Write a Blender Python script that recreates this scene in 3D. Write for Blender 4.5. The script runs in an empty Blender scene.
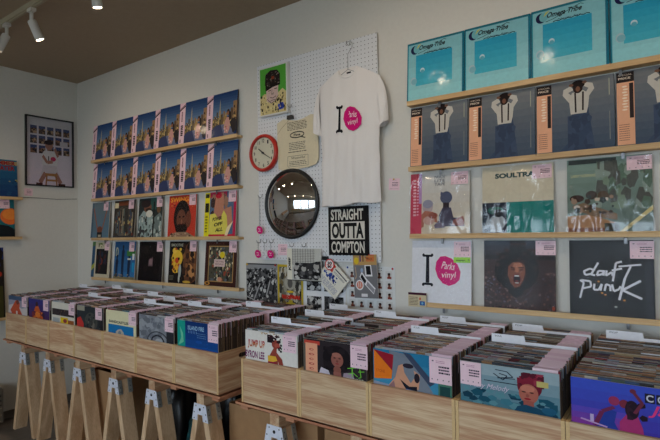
import bpy, math, random
from math import sin, cos, pi, radians
from mathutils import Vector, Matrix
random.seed(7)
SC = bpy.context.scene
COL = SC.collection

# ------------------------------------------------------------------ camera
YAW, PITCH, ROLL, CAM, FPX = radians(35.75), radians(1.331), radians(0.985), Vector((0, -2.442, 1.5)), 490.6
R_ = Vector((cos(YAW), sin(YAW), 0))
F0 = Vector((-sin(YAW), cos(YAW), 0))
F_ = F0 * cos(PITCH) + Vector((0, 0, 1)) * sin(PITCH)
U_ = Vector((0, 0, 1)) * cos(PITCH) - F0 * sin(PITCH)
Rr = R_ * cos(ROLL) - U_ * sin(ROLL)
Ur = R_ * sin(ROLL) + U_ * cos(ROLL)
cam = bpy.data.cameras.new('camera'); cam.sensor_width = 36; cam.lens = FPX / 660 * 36
cam.clip_start = .05
co = bpy.data.objects.new('camera', cam); COL.objects.link(co)
m = Matrix((Rr, Ur, -F_)).transposed().to_4x4(); m.translation = CAM
co.matrix_world = m
SC.camera = co

# ------------------------------------------------------------------ light
SC.view_settings.view_transform = 'Standard'; SC.view_settings.look = 'None'
SC.view_settings.gamma = 1; SC.view_settings.use_curve_mapping = False
SC.view_settings.exposure = 0.0
SKY = 7.0
w = bpy.data.worlds.new('overcast_sky'); SC.world = w; w.use_nodes = True
bg = w.node_tree.nodes['Background']; bg.inputs[0].default_value = (.76, .87, 1.0, 1); bg.inputs[1].default_value = SKY
SPOT_W = .5          # the track lamps' own light
LAMP_GLOW = 80
ROOM_Y = -5.4; ROOM_X0 = -4.783; ROOM_X1 = 3.0; CEIL = 2.99
WINS = [(-3.3, -1.7), (-1.55, .05), (0.2, 1.8)]; WZ = (0.65, 2.5)
for i, (a, b) in enumerate(WINS):     # daylight enters through the windows: sky portals
    L = bpy.data.lights.new('window_daylight', 'AREA'); L.shape = 'RECTANGLE'; L.size = b - a; L.size_y = WZ[1] - WZ[0]
    L.energy = 10; L.cycles.is_portal = True
    o = bpy.data.objects.new('window_daylight', L); COL.objects.link(o)
    o.location = ((a + b) / 2, ROOM_Y - .06, sum(WZ) / 2); o.rotation_euler = (pi / 2, 0, pi)
    o.rotation_euler = Vector((0, 1, 0)).to_track_quat('-Z', 'Z').to_euler()

# ------------------------------------------------------------------ helpers
def lin(c):
    return tuple((x / 255 / 12.92 if x / 255 <= .04045 else ((x / 255 + .055) / 1.055) ** 2.4) for x in c[:3]) + (1,)

class MB:
    def __init__(s): s.v = []; s.f = []; s.c = []; s.m = []; s.sm = []
    def face(s, pts, col=(200, 200, 200), mat=0, smooth=False):
        i = len(s.v); s.v += [tuple(p) for p in pts]; s.f.append(tuple(range(i, i + len(pts))))
        s.c.append(col); s.m.append(mat); s.sm.append(smooth)
    def add(s, vs, fs, col=(200, 200, 200), mat=0, smooth=False):
        i = len(s.v); s.v += [tuple(p) for p in vs]
        for f in fs:
            s.f.append(tuple(i + k for k in f)); s.c.append(col); s.m.append(mat); s.sm.append(smooth)
        return s
    def box(s, x0, x1, y0, y1, z0, z1, col=(200, 200, 200), mat=0, M=None, top=None):
        v = [Vector(p) for p in ((x0, y0, z0), (x1, y0, z0), (x1, y1, z0), (x0, y1, z0), (x0, y0, z1), (x1, y0, z1), (x1, y1, z1), (x0, y1, z1))]
        if M is not None: v = [M @ p for p in v]
        s.add(v, [(0, 3, 2, 1), (0, 1, 5, 4), (1, 2, 6, 5), (2, 3, 7, 6), (3, 0, 4, 7)], col, mat)
        s.add([v[4], v[5], v[6], v[7]], [(0, 1, 2, 3)], top or col, mat) if top else s.add([], [], col) or s._topface(v, col, mat)
        return s
    def _topface(s, v, col, mat):
        n = len(s.v) - 8
        s.f.append((n + 4, n + 5, n + 6, n + 7)); s.c.append(col); s.m.append(mat); s.sm.append(False)
    def tube(s, pts, r, n=8, col=(200, 200, 200), mat=0, closed=False, cap=True):
        pts = [Vector(p) for p in pts]; N = len(pts); vs = []
        up = None
        for i, p in enumerate(pts):
            a = pts[i - 1] if (i > 0 or closed) else p; b = pts[(i + 1) % N] if (i < N - 1 or closed) else p
            t = (b - a).normalized()
            if up is None:
                up = t.cross(Vector((0, 1, 0)));
                if up.length < .1: up = t.cross(Vector((1, 0, 0)))
                up.normalize()
            up = (up - t * up.dot(t)).normalized(); sd = t.cross(up)
            rr = r[i] if isinstance(r, (list, tuple)) else r
            for k in range(n):
                a_ = 2 * pi * k / n; vs.append(p + (up * cos(a_) + sd * sin(a_)) * rr)
        fs = []
        for i in range(N if closed else N - 1):
            for k in range(n):
                j = (i + 1) % N; fs.append((i * n + k, i * n + (k + 1) % n, j * n + (k + 1) % n, j * n + k))
        if not closed and cap:
            fs.append(tuple(range(n))[::-1]); fs.append(tuple((N - 1) * n + k for k in range(n)))
        return s.add(vs, fs, col, mat, True)
    def lathe(s, prof, n=40, axis='y', col=(200, 200, 200), mat=0, M=None, smooth=True):
        vs = []
        for (r, h) in prof:
            for k in range(n):
                a = 2 * pi * k / n
                p = Vector((r * cos(a), -h, r * sin(a))) if axis == 'y' else Vector((r * cos(a), r * sin(a), h))
                vs.append(M @ p if M is not None else p)
        fs = [(i * n + k, i * n + (k + 1) % n, (i + 1) * n + (k + 1) % n, (i + 1) * n + k) for i in range(len(prof) - 1) for k in range(n)]
        return s.add(vs, fs, col, mat, smooth)
    def prism(s, poly, y0, y1, col=(200, 200, 200), mat=0, M=None):      # polygon in x,z pushed along y
        n = len(poly); a = [Vector((p[0], y0, p[1])) for p in poly]; b = [Vector((p[0], y1, p[1])) for p in poly]
        v = a + b
        if M is not None: v = [M @ p for p in v]
        fs = [tuple(range(n)), tuple(range(2 * n - 1, n - 1, -1))] + [((k + 1) % n, k, n + k, n + (k + 1) % n) for k in range(n)]
        return s.add(v, fs, col, mat)
    def mesh(s, name, mats):
        me = bpy.data.meshes.new(name); me.from_pydata(s.v, [], s.f)
        for mt in (mats if isinstance(mats, (list, tuple)) else [mats]): me.materials.append(mt)
        ca = me.color_attributes.new('Col', 'FLOAT_COLOR', 'CORNER'); buf = []
        cache = {}
        for f, c in zip(s.f, s.c):
            if c not in cache: cache[c] = lin(c)
            buf += list(cache[c]) * len(f)
        ca.data.foreach_set('color', buf)
        me.polygons.foreach_set('material_index', s.m); me.polygons.foreach_set('use_smooth', s.sm)
        me.update(); return me
    def obj(s, name, mats, parent=None, loc=(0, 0, 0), rot=(0, 0, 0)):
        return link(name, s.mesh(name, mats), parent, loc, rot)

def link(name, me, parent=None, loc=(0, 0, 0), rot=(0, 0, 0)):
    o = bpy.data.objects.new(name, me); COL.objects.link(o); o.location = loc; o.rotation_euler = rot
    if parent: o.parent = parent
    return o
def empty(name, loc=(0, 0, 0), rot=(0, 0, 0)): return link(name, None, None, loc, rot)
def tag(o, label, cat, group=None, kind=None):
    o['label'] = label; o['category'] = cat
    if group: o['group'] = group
    if kind: o['kind'] = kind
    return o
def struct(o, label=None):
    o['kind'] = 'structure'
    if label: o['label'] = label
    return o
def dup(root, loc, rot=None):
    r = root.copy(); COL.objects.link(r); r.location = loc
    if rot is not None: r.rotation_euler = rot
    for ch in list(root.children):
        c = ch.copy(); COL.objects.link(c); c.parent = r
        for g in ch.children:
            d = g.copy(); COL.objects.link(d); d.parent = c
    return r
def bevel(o, wd=.002, seg=2):
    md = o.modifiers.new('bevel', 'BEVEL'); md.width = wd; md.segments = seg; md.limit_method = 'ANGLE'; md.angle_limit = radians(50)
    return o

_tx = {}
def glyphs(s, bold=0.0):
    k = (s, bold)
    if k not in _tx:
        cu = bpy.data.curves.new('t', 'FONT'); cu.body = s; cu.offset = bold; cu.resolution_u = 3
        ob = bpy.data.objects.new('t', cu); COL.objects.link(ob)
        dg = bpy.context.evaluated_depsgraph_get(); dg.update()
        me = bpy.data.meshes.new_from_object(ob.evaluated_get(dg))
        vs = [v.co.to_2d() for v in me.vertices]; fs = [tuple(p.vertices) for p in me.polygons]
        COL.objects.unlink(ob); bpy.data.objects.remove(ob); bpy.data.curves.remove(cu); bpy.data.meshes.remove(me)
        x0 = min(v.x for v in vs); x1 = max(v.x for v in vs); y0 = min(v.y for v in vs); y1 = max(v.y for v in vs)
        _tx[k] = ([((v.x - x0) / (x1 - x0), (v.y - y0) / (y1 - y0)) for v in vs], fs)
    return _tx[k]

VLO = .552
class Art:
    """flat print: coloured ink shapes on the front (-y) of a sheet, x 0..w, z 0..h"""
    STEP = 4e-5; vm = False
    def __init__(s, w, h, T=.004, base=(220, 215, 205), front=None, side=None, mat=0, x=0, z=0, box=True):
        s.w, s.h, s.T, s.k, s.ox, s.oz = w, h, T, 0, x, z; s.mb = MB(); s.mat = mat
        if box: s.mb.box(x, x + w, -T, 0, z, z + h, side or base)
        if front: s.rect(0, 0, 1, 1, front)
    def _p(s, u, v, y):
        if s.vm: v = VLO + (v - .36) * (1 - VLO) / .64 if v > .36 else v * VLO / .36
        u = min(1, max(0, u)); v = min(1, max(0, v)); return (s.ox + u * s.w, y, s.oz + v * s.h)
    def _y(s, adv=1):
        s.k += adv; return -s.T - s.k * s.STEP
    def poly(s, pts, col, mat=None, adv=1):
        y = s._y(adv); s.mb.face([s._p(u, v, y) for u, v in pts], col, s.mat if mat is None else mat); return s
    def rect(s, u0, v0, u1, v1, col, mat=None): return s.poly([(u0, v0), (u1, v0), (u1, v1), (u0, v1)], col, mat)
    def grad(s, u0, v0, u1, v1, c0, c1, n=8, mat=None):      # printed colour blend, bottom c0 to top c1
        for i in range(n):
            t = i / (n - 1); c = tuple(int(a + (b - a) * t) for a, b in zip(c0, c1))
            a = v0 + (v1 - v0) * i / n; b = v0 + (v1 - v0) * (i + 1) / n
            s.rect(u0, a, u1, b, c, mat); s.k -= 1
        s.k += 1; return s
    def ell(s, cu, cv, ru, rv, col, rot=0, n=20, mat=None):
        p = []
        for k in range(n):
            a = 2 * pi * k / n; x, z = ru * cos(a), rv * sin(a)
            p.append((cu + x * cos(rot) - z * sin(rot), cv + x * sin(rot) + z * cos(rot)))
        return s.poly(p, col, mat)
    def line(s, pts, wd, col, mat=None):
        for (a, b), (c, d) in zip(pts, pts[1:]):
            L = math.hypot(c - a, d - b) or 1; nx, nz = -(d - b) / L * wd / 2, (c - a) / L * wd / 2
            s.poly([(a + nx, b + nz), (a - nx, b - nz), (c - nx, d - nz), (c + nx, d + nz)], col, mat, .5)
        return s
    def text(s, t, u, v, wd, ht, col, shear=0, rot=0, bold=.0, mat=None):
        vs, fs = glyphs(t, bold); y = s._y(); P = []
        for a, b in vs:
            x, z = a * wd + b * ht * shear, b * ht
            P.append(s._p(u + x * cos(rot) - z * sin(rot), v + x * sin(rot) + z * cos(rot), y))
        s.mb.add(P, fs, col, s.mat if mat is None else mat); return s
    def specks(s, n, u0, v0, u1, v1, cols, sz=.03, asp=1, seed=1, sides=5):
        r = random.Random(seed)
        for i in range(n):
            u = r.uniform(u0, u1); v = r.uniform(v0, v1); a = r.uniform(0, 6); z = sz * r.uniform(.4, 1.2)
            s.poly([(min(u1, max(u0, u + z * cos(a + 2 * pi * k / sides))), min(v1, max(v0, v + z * asp * sin(a + 2 * pi * k / sides)))) for k in range(sides)], r.choice(cols), None, .2)
        return s
    def lines(s, n, u0, v0, u1, v1, col, seed=1, fill=.45):     # rows of tiny print too small to read
        r = random.Random(seed); dv = (v1 - v0) / n
        for i in range(n):
            u = u0
            while u < u1 - .02:
                L = r.uniform(.04, .14) * (u1 - u0) * 1.5
                s.poly([(u, v0 + i * dv), (min(u1, u + L), v0 + i * dv), (min(u1, u + L), v0 + (i + fill) * dv), (u, v0 + (i + fill) * dv)], col, None, .05)
                u += L + .03 * (u1 - u0)
        s.k += 1; return s

# ------------------------------------------------------------------ materials
def newmat(name):
    mt = bpy.data.materials.new(name); mt.use_nodes = True; nt = mt.node_tree
    return mt, nt, nt.nodes['Principled BSDF'], nt.nodes.new, nt.links.new
def simple(name, col, rough=.6, metal=0, bump=0, scale=60, coat=0, var=0.0):
    mt, nt, b, N, Lk = newmat(name)
    b.inputs['Roughness'].default_value = rough; b.inputs['Metallic'].default_value = metal; b.inputs['Coat Weight'].default_value = coat
    tc = N('ShaderNodeTexCoord'); no = N('ShaderNodeTexNoise'); no.inputs['Scale'].default_value = scale; no.inputs['Detail'].default_value = 4
    Lk(tc.outputs['Object'], no.inputs['Vector'])
    cr = N('ShaderNodeValToRGB'); c = lin(col)
    cr.color_ramp.elements[0].position = .3; cr.color_ramp.elements[1].position = .7
    cr.color_ramp.elements[0].color = tuple(x * (1 - var) for x in c[:3]) + (1,); cr.color_ramp.elements[1].color = tuple(min(1, x * (1 + var)) for x in c[:3]) + (1,)
    Lk(no.outputs['Fac'], cr.inputs['Fac']); Lk(cr.outputs['Color'], b.inputs['Base Color'])
    if bump:
        bp = N('ShaderNodeBump'); bp.inputs['Strength'].default_value = bump; bp.inputs['Distance'].default_value = .002
        Lk(no.outputs['Fac'], bp.inputs['Height']); Lk(bp.outputs['Normal'], b.inputs['Normal'])
    return mt
def printed(name, rough=.5, coat=0.0, mottle=.12, coatr=.1, bump=0.0):
    mt, nt, b, N, Lk = newmat(name)
    at = N('ShaderNodeAttribute'); at.attribute_name = 'Col'
    tc = N('ShaderNodeTexCoord'); no = N('ShaderNodeTexNoise'); no.inputs['Scale'].default_value = 70; no.inputs['Detail'].default_value = 3
    Lk(tc.outputs['Object'], no.inputs['Vector'])
    mr = N('ShaderNodeMapRange'); mr.inputs['From Min'].default_value = .3; mr.inputs['From Max'].default_value = .7
    mr.inputs['To Min'].default_value = 1 - mottle; mr.inputs['To Max'].default_value = 1 + mottle
    Lk(no.outputs['Fac'], mr.inputs['Value'])
    vm = N('ShaderNodeVectorMath'); vm.operation = 'SCALE'; Lk(at.outputs['Color'], vm.inputs[0]); Lk(mr.outputs['Result'], vm.inputs['Scale'])
    Lk(vm.outputs['Vector'], b.inputs['Base Color'])
    b.inputs['Roughness'].default_value = rough; b.inputs['Specular IOR Level'].default_value = .12; b.inputs['Coat Weight'].default_value = coat; b.inputs['Coat Roughness'].default_value = coatr
    if bump:
        n2 = N('ShaderNodeTexNoise'); n2.inputs['Scale'].default_value = 9; Lk(tc.outputs['Object'], n2.inputs['Vector'])
        bp = N('ShaderNodeBump'); bp.inputs['Strength'].default_value = bump; bp.inputs['Distance'].default_value = .01
        Lk(n2.outputs['Fac'], bp.inputs['Height']); Lk(bp.outputs['Normal'], b.inputs['Coat Normal'])
    return mt
def wood(name, c1, c2, axis=0, rough=.55, s=1.0):
    mt, nt, b, N, Lk = newmat(name)
    tc = N('ShaderNodeTexCoord'); oi = N('ShaderNodeObjectInfo')
    mul = N('ShaderNodeVectorMath'); mul.operation = 'SCALE'; mul.inputs[0].default_value = (7.3, 3.1, 5.7); Lk(oi.outputs['Random'], mul.inputs['Scale'])
    ad = N('ShaderNodeVectorMath'); ad.operation = 'ADD'; Lk(tc.outputs['Object'], ad.inputs[0]); Lk(mul.outputs['Vector'], ad.inputs[1])
    mp = N('ShaderNodeMapping'); sc = [11 * s, 11 * s, 13 * s]; sc[axis] = 1.0 * s; mp.inputs['Scale'].default_value = sc; Lk(ad.outputs['Vector'], mp.inputs['Vector'])
    n1 = N('ShaderNodeTexNoise'); n1.inputs['Scale'].default_value = 1; n1.inputs['Detail'].default_value = 1.5; n1.inputs['Distortion'].default_value = .12; Lk(mp.outputs['Vector'], n1.inputs['Vector'])
    m1 = N('ShaderNodeMath'); m1.operation = 'MULTIPLY'; m1.inputs[1].default_value = 9; Lk(n1.outputs['Fac'], m1.inputs[0])
    m2 = N('ShaderNodeMath'); m2.operation = 'PINGPONG'; m2.inputs[1].default_value = 1; Lk(m1.outputs[0], m2.inputs[0])
    n2 = N('ShaderNodeTexNoise'); mp2 = N('ShaderNodeMapping'); sc2 = [220, 220, 220]; sc2[axis] = 12; mp2.inputs['Scale'].default_value = sc2
    Lk(ad.outputs['Vector'], mp2.inputs['Vector']); Lk(mp2.outputs['Vector'], n2.inputs['Vector']); n2.inputs['Scale'].default_value = 1
    m3 = N('ShaderNodeMath'); m3.operation = 'MULTIPLY_ADD'; m3.inputs[1].default_value = .5; Lk(m2.outputs[0], m3.inputs[0]); Lk(n2.outputs['Fac'], m3.inputs[2])
    cr = N('ShaderNodeValToRGB'); cr.color_ramp.elements[0].position = .45; cr.color_ramp.elements[1].position = 1.05
    cr.color_ramp.elements[0].color = lin(c1); cr.color_ramp.elements[1].color = lin(c2); Lk(m3.outputs[0], cr.inputs['Fac'])
    hv = N('ShaderNodeHueSaturation'); mr = N('ShaderNodeMapRange'); mr.inputs['To Min'].default_value = .9; mr.inputs['To Max'].default_value = 1.06
    Lk(oi.outputs['Random'], mr.inputs['Value']); Lk(mr.outputs['Result'], hv.inputs['Value']); Lk(cr.outputs['Color'], hv.inputs['Color'])
    Lk(hv.outputs['Color'], b.inputs['Base Color']); b.inputs['Roughness'].default_value = rough
    return mt

M_wall = simple('painted_plaster', (218, 216, 209), .85, bump=.15, scale=45, var=.02)
M_ceil = simple('ceiling_board', (164, 146, 124), .9, bump=.1, scale=30, var=.03)
M_floor = simple('dark_concrete', (130, 118, 106), .7, bump=.2, scale=6, var=.25)
M_pine_x = wood('pine_grain_across', (222, 194, 156), (190, 142, 106), 0)
M_pine_y = wood('pine_grain_along', (222, 194, 156), (190, 142, 106), 1)
M_pine_z = wood('pine_grain_upright', (236, 202, 162), (208, 168, 128), 2, s=.8)
M_edge = simple('pine_end_grain', (214, 180, 128), .6, var=.08, scale=200)
M_ledge = wood('ledge_pine', (222, 190, 140), (204, 164, 112), 0)
M_ledge_y = wood('ledge_pine_side', (222, 190, 140), (204, 164, 112), 1)
M_ply = wood('red_plywood', (196, 140, 106), (168, 108, 78), 0)
M_beamend = simple('beam_end_grain', (205, 170, 130), .7, var=.12, scale=120)
M_galv = simple('galvanised_steel', (176, 182, 178), .45, .6, var=.15, scale=50)
M_whitemetal = simple('bright_zinc_plate', (225, 228, 240), .5, .0, var=.06, scale=40)
M_screw = simple('screw_steel', (120, 120, 122), .35, .9)
M_hole = simple('dark_void', (16, 15, 14), .9)
M_black = simple('black_plastic', (22, 22, 24), .4)
M_red = simple('red_lacquer', (190, 34, 22), .3, coat=.5)
M_lampwhite = simple('white_lamp_enamel', (215, 212, 205), .45)
M_track = simple('beige_track_enamel', (170, 160, 135), .5)
M_wire = simple('steel_wire', (150, 150, 152), .3, .9)
M_cord = simple('dark_cord', (50, 42, 36), .6)
M_tee = simple('white_cotton', (236, 232, 230), .9, bump=.3, scale=400, var=.02)
M_cream = simple('cream_cotton', (222, 210, 180), .9, bump=.3, scale=400, var=.02)
M_cardboard = simple('kraft_cardboard', (168, 128, 88), .8, var=.06, scale=20)
M_bag = simple('black_bin_bag', (12, 12, 13), .3, bump=.8, scale=18)
M_teal = simple('teal_plastic_bag', (12, 66, 70), .25, bump=1.0, scale=30, var=.5)
M_winframe = simple('grey_window_frame', (120, 122, 124), .5)
M_desk = simple('white_laminate', (225, 225, 222), .5)
M_greentop = simple('olive_laminate', (150, 150, 70), .5)
M_card = printed('matte_print', .6, 0, .03)
M_print = printed('glossy_sleeve_print', .6, .12, .04, .12, .25)
M_photo = printed('photo_print', .5, .15, .3, .15)
M_label = printed('price_label_print', .55, .15, .02)
M_vinylsleeve = printed('packed_sleeve_print', .5, .5, .12, .25)
# convex mirror
M_mirror, nt, b, N, Lk = newmat('mirror_coating'); b.inputs['Metallic'].default_value = 1; b.inputs['Roughness'].default_value = .015
no = N('ShaderNodeTexNoise'); no.inputs['Scale'].default_value = 3; cr = N('ShaderNodeValToRGB'); cr.color_ramp.elements[0].color = (.66, .66, .67, 1); cr.color_ramp.elements[1].color = (.70, .70, .70, 1)
Lk(no.outputs['Fac'], cr.inputs['Fac']); Lk(cr.outputs['Color'], b.inputs['Base Color'])
# clear film
def facing_mix(N, Lk, mx, lo, hi, pw=5):      # angle dependent mirror share of a thin clear sheet
    lw = N('ShaderNodeLayerWeight'); lw.inputs[0].default_value = .5; p5 = N('ShaderNodeMath'); p5.operation = 'POWER'; p5.inputs[1].default_value = pw
    ma = N('ShaderNodeMath'); ma.operation = 'MULTIPLY_ADD'; ma.inputs[1].default_value = hi; ma.inputs[2].default_value = lo
    Lk(lw.outputs['Facing'], p5.inputs[0]); Lk(p5.outputs[0], ma.inputs[0]); Lk(ma.outputs[0], mx.inputs[0]); return lw
def film_mat(name, lo, c0, strength):
    mt = bpy.data.materials.new(name); mt.use_nodes = True; nt = mt.node_tree; nt.nodes.clear(); N = nt.nodes.new; Lk = nt.links.new
    out = N('ShaderNodeOutputMaterial'); tr = N('ShaderNodeBsdfTransparent'); gl = N('ShaderNodeBsdfGlossy'); gl.inputs['Roughness'].default_value = .10
    mx = N('ShaderNodeMixShader')
    tc = N('ShaderNodeTexCoord'); mp = N('ShaderNodeMapping'); mp.inputs['Scale'].default_value = (17, 17, 5); mp.inputs['Rotation'].default_value = (0, .45, 0)
    oi = N('ShaderNodeObjectInfo'); ad = N('ShaderNodeVectorMath'); ad.operation = 'ADD'; Lk(tc.outputs['Object'], ad.inputs[0]); Lk(oi.outputs['Random'], ad.inputs[1]); Lk(ad.outputs[0], mp.inputs['Vector'])
    ns = N('ShaderNodeTexNoise'); ns.inputs['Scale'].default_value = 1; ns.inputs['Detail'].default_value = 1; ns.inputs['Distortion'].default_value = .6
    rp = N('ShaderNodeMapRange'); rp.interpolation_type = 'SMOOTHSTEP'; rp.inputs['From Min'].default_value = c0; rp.inputs['From Max'].default_value = c0 + .14
    bp = N('ShaderNodeBump'); bp.inputs['Strength'].default_value = strength; bp.inputs['Distance'].default_value = .012
    Lk(mp.outputs['Vector'], ns.inputs['Vector']); Lk(ns.outputs['Fac'], rp.inputs['Value']); Lk(rp.outputs['Result'], bp.inputs['Height'])
    Lk(bp.outputs['Normal'], gl.inputs['Normal']); facing_mix(N, Lk, mx, lo, .5)
    Lk(tr.outputs[0], mx.inputs[1]); Lk(gl.outputs[0], mx.inputs[2]); Lk(mx.outputs[0], out.inputs['Surface'])
    return mt
M_film = film_mat('clear_plastic_film', .004, .56, .5)
M_crinkled = film_mat('crinkled_plastic_film', .07, .50, 1.0)
# window glass
M_glass = bpy.data.materials.new('window_glass'); M_glass.use_nodes = True; nt = M_glass.node_tree; nt.nodes.clear(); N = nt.nodes.new; Lk = nt.links.new
out = N('ShaderNodeOutputMaterial'); tr = N('ShaderNodeBsdfTransparent'); tr.inputs[0].default_value = (.93, .96, .97, 1); gl = N('ShaderNodeBsdfGlossy'); gl.inputs['Roughness'].default_value = .02
mx = N('ShaderNodeMixShader'); facing_mix(N, Lk, mx, .025, .9); Lk(tr.outputs[0], mx.inputs[1]); Lk(gl.outputs[0], mx.inputs[2]); Lk(mx.outputs[0], out.inputs['Surface'])
# lamp face
M_lampface, nt, b, N, Lk = newmat('lamp_face'); b.inputs['Emission Color'].default_value = (1, .80, .58, 1); b.inputs['Emission Strength'].default_value = LAMP_GLOW
# pegboard with round holes on a 25 mm grid
M_peg, nt, b, N, Lk = newmat('white_pegboard'); tc = N('ShaderNodeTexCoord'); sx = N('ShaderNodeSeparateXYZ'); Lk(tc.outputs['Object'], sx.inputs[0])
def cell(sock):
    d = N('ShaderNodeMath'); d.operation = 'DIVIDE'; d.inputs[1].default_value = .025; Lk(sock, d.inputs[0])
    f = N('ShaderNodeMath'); f.operation = 'FRACT'; Lk(d.outputs[0], f.inputs[0])
    g = N('ShaderNodeMath'); g.operation = 'SUBTRACT'; g.inputs[1].default_value = .5; Lk(f.outputs[0], g.inputs[0])
    h = N('ShaderNodeMath'); h.operation = 'POWER'; h.inputs[1].default_value = 2; Lk(g.outputs[0], h.inputs[0]); return h.outputs[0]
a_ = N('ShaderNodeMath'); a_.operation = 'ADD'; Lk(cell(sx.outputs[0]), a_.inputs[0]); Lk(cell(sx.outputs[2]), a_.inputs[1])
lt = N('ShaderNodeMath'); lt.operation = 'LESS_THAN'; lt.inputs[1].default_value = .013; Lk(a_.outputs[0], lt.inputs[0])
mc = N('ShaderNodeMix'); mc.data_type = 'RGBA'; mc.inputs[6].default_value = lin((226, 228, 232)); mc.inputs[7].default_value = lin((90, 92, 98))
Lk(lt.outputs[0], mc.inputs[0]); Lk(mc.outputs[2], b.inputs['Base Color']); b.inputs['Roughness'].default_value = .5

# ------------------------------------------------------------------ room shell
W = ROOM_X1
def slab(name, x0, x1, y0, y1, z0, z1, mt): return struct(MB().box(x0, x1, y0, y1, z0, z1).obj(name, mt))
slab('floor', ROOM_X0 - .1, W + .1, ROOM_Y - .1, .1, -.1, 0, M_floor)
M_street = simple('street_paving', (188, 182, 172), .9, var=.1, scale=3)
slab('ground', -30, 30, -40, ROOM_Y - .1, -.15, -.05, M_street)  # unseen street, added so upper walls and ceiling receive less skylight
slab('ceiling', ROOM_X0 - .1, W + .1, ROOM_Y - .1, .1, CEIL, CEIL + .1, M_ceil)
slab('wall_back', ROOM_X0 - .1, W + .1, 0, .1, 0, CEIL, M_wall)
slab('wall_left', ROOM_X0 - .1, ROOM_X0, ROOM_Y - .1, 0, 0, CEIL, M_wall)
slab('wall_right', W, W + .1, ROOM_Y - .1, 0, 0, CEIL, M_wall)
wf = MB(); y0, y1 = ROOM_Y - .1, ROOM_Y
wf.box(ROOM_X0, W, y0, y1, 0, WZ[0]); wf.box(ROOM_X0, W, y0, y1, WZ[1], CEIL)
xs = [ROOM_X0] + [v for p in WINS for v in p] + [W]
for a, b_ in zip(xs[::2], xs[1::2]): wf.box(a, b_, y0, y1, WZ[0], WZ[1])
struct(wf.obj('wall_front', M_wall))
for i, (a, b_) in enumerate(WINS):
    e = MB(); t = .04
    e.box(a, b_, y0 + .02, y1 - .02, WZ[0], WZ[0] + t); e.box(a, b_, y0 + .02, y1 - .02, WZ[1] - t, WZ[1])
    for x in (a, (2 * a + b_) / 3 - t / 2, (a + 2 * b_) / 3 - t / 2, b_ - t): e.box(x, x + t, y0 + .02, y1 - .02, WZ[0] + t, WZ[1] - t)
    e.box(a + t, b_ - t, y0 + .03, y1 - .03, 1.80, 1.84)
    fr_ = struct(e.obj('window_%d' % (i + 1), M_winframe))
    MB().box(a + .02, b_ - .02, y0 + .048, y0 + .052, WZ[0] + .02, WZ[1] - .02).obj('glass_pane', M_glass, fr_)

# ------------------------------------------------------------------ ceiling track and lamps
trk = MB(); trk.box(-4.6, 2.2, -1.045, -1.015, 2.955, CEIL); trk.box(-4.6, 2.2, -1.037, -1.023, 2.950, 2.956)
tag(trk.obj('lighting_track', M_track), 'long beige lighting track fixed to the ceiling', 'lighting track')
def spot_lamp(x, tilt, label, y=-1.03):
    # tilt: vector from stem end to lamp face
    e = empty('track_spotlight', (x, y, 2.95)); tag(e, label, 'spotlight', 'white spotlights on the ceiling track')
    MB().box(-.03, .03, -.016, .016, -.02, 0).obj('track_adapter', M_lampwhite, e)
    MB().tube([(0, 0, -.02), (0, 0, -.085)], .011, 12).obj('stem', M_lampwhite, e)
    d = Vector(tilt).normalized(); top = Vector((0, 0, -.075)); bot = top + d * .125
    q = d.to_track_quat('Z', 'Y').to_matrix().to_4x4(); q.translation = top
    MB().lathe([(.0, 0), (.022, 0), (.026, .006), (.027, .12), (.026, .125), (.0235, .125), (.0225, .116), (0, .116)], 28, 'z', M=q).obj('lamp_head', M_lampwhite, e)
    MB().lathe([(.022, .1175), (.022, .1195), (0, .1195)], 28, 'z', M=q).obj('lamp_lens', M_lampface, e)
    L = bpy.data.lights.new('lamp_beam', 'SPOT'); L.energy = SPOT_W * 12; L.color = (1, .78, .55); L.spot_size = radians(165); L.spot_blend = 1.0; L.shadow_soft_size = .025
    o = link('lamp_beam', L, e, bot + d * .02); o.rotation_euler = d.to_track_quat('-Z', 'Y').to_euler()
    return e
LAMPS = [(-4.16, (.5, .5, -1), 'white ceiling spotlight nearest the left wall, outside the view'),
         (-3.70, (-.30, -.38, -1), 'white spotlight with lit lens, leftmost on the track, tilted to the left'),
         (-3.33, (.10, .40, -1), 'white cylinder spotlight hanging near left edge, tilted to the right'),
         (-2.575, (-.08, .18, -1), 'white spotlight at top of picture with only its glowing end in view'),
         (-1.41, (.1, .6, -1), 'white track spotlight above the hanging white tee'),
         (-0.72, (0, .6, -1), 'white track spotlight above the turquoise covers'),
         (0.3, (0, .6, -1), 'white track spotlight right of the right shelves'),
         (1.4, (0, .3, -1), 'white track spotlight at the far right end of the track')]
for x, t, lb in LAMPS: spot_lamp(x, t, lb)
t2 = MB(); t2.box(-4.4, 2.2, -3.317, -3.283, 2.955, CEIL); tag(t2.obj('lighting_track', M_track), 'second beige lighting track deeper in the shop, seen in the mirror', 'lighting track')
for x, nm in ((-3.9, 'first'), (-2.7, 'second'), (-1.5, 'third'), (-.3, 'fourth'), (1.0, 'fifth')):
    spot_lamp(x, (.2, .1, -1), nm + ' white spotlight from the left on the second track', -3.3)['group'] = 'white spotlights on the second track' 

# ------------------------------------------------------------------ price labels
PINK = (240, 206, 216)
def price_label(parent, x, z, y, wd=.078, ht=.082, col=PINK, seed=1, rot=0):
    a = Art(wd, ht, .0006, col, None, col)
    a.rect(.12, .82, .2, .87, (110, 80, 100)); a.lines(3, .42, .38, .92, .72, (60, 40, 60), seed, .55)
    for k in range(4): a.ell(.12 + k * .25, .15, .025, .03, (60, 45, 60), n=6)
    a.lines(2, .3, .78, .7, .9, (190, 130, 160), seed + 3, .4)
    return a.mb.obj('price_label', M_label, parent, (x, y, z), (0, rot, 0))

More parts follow.
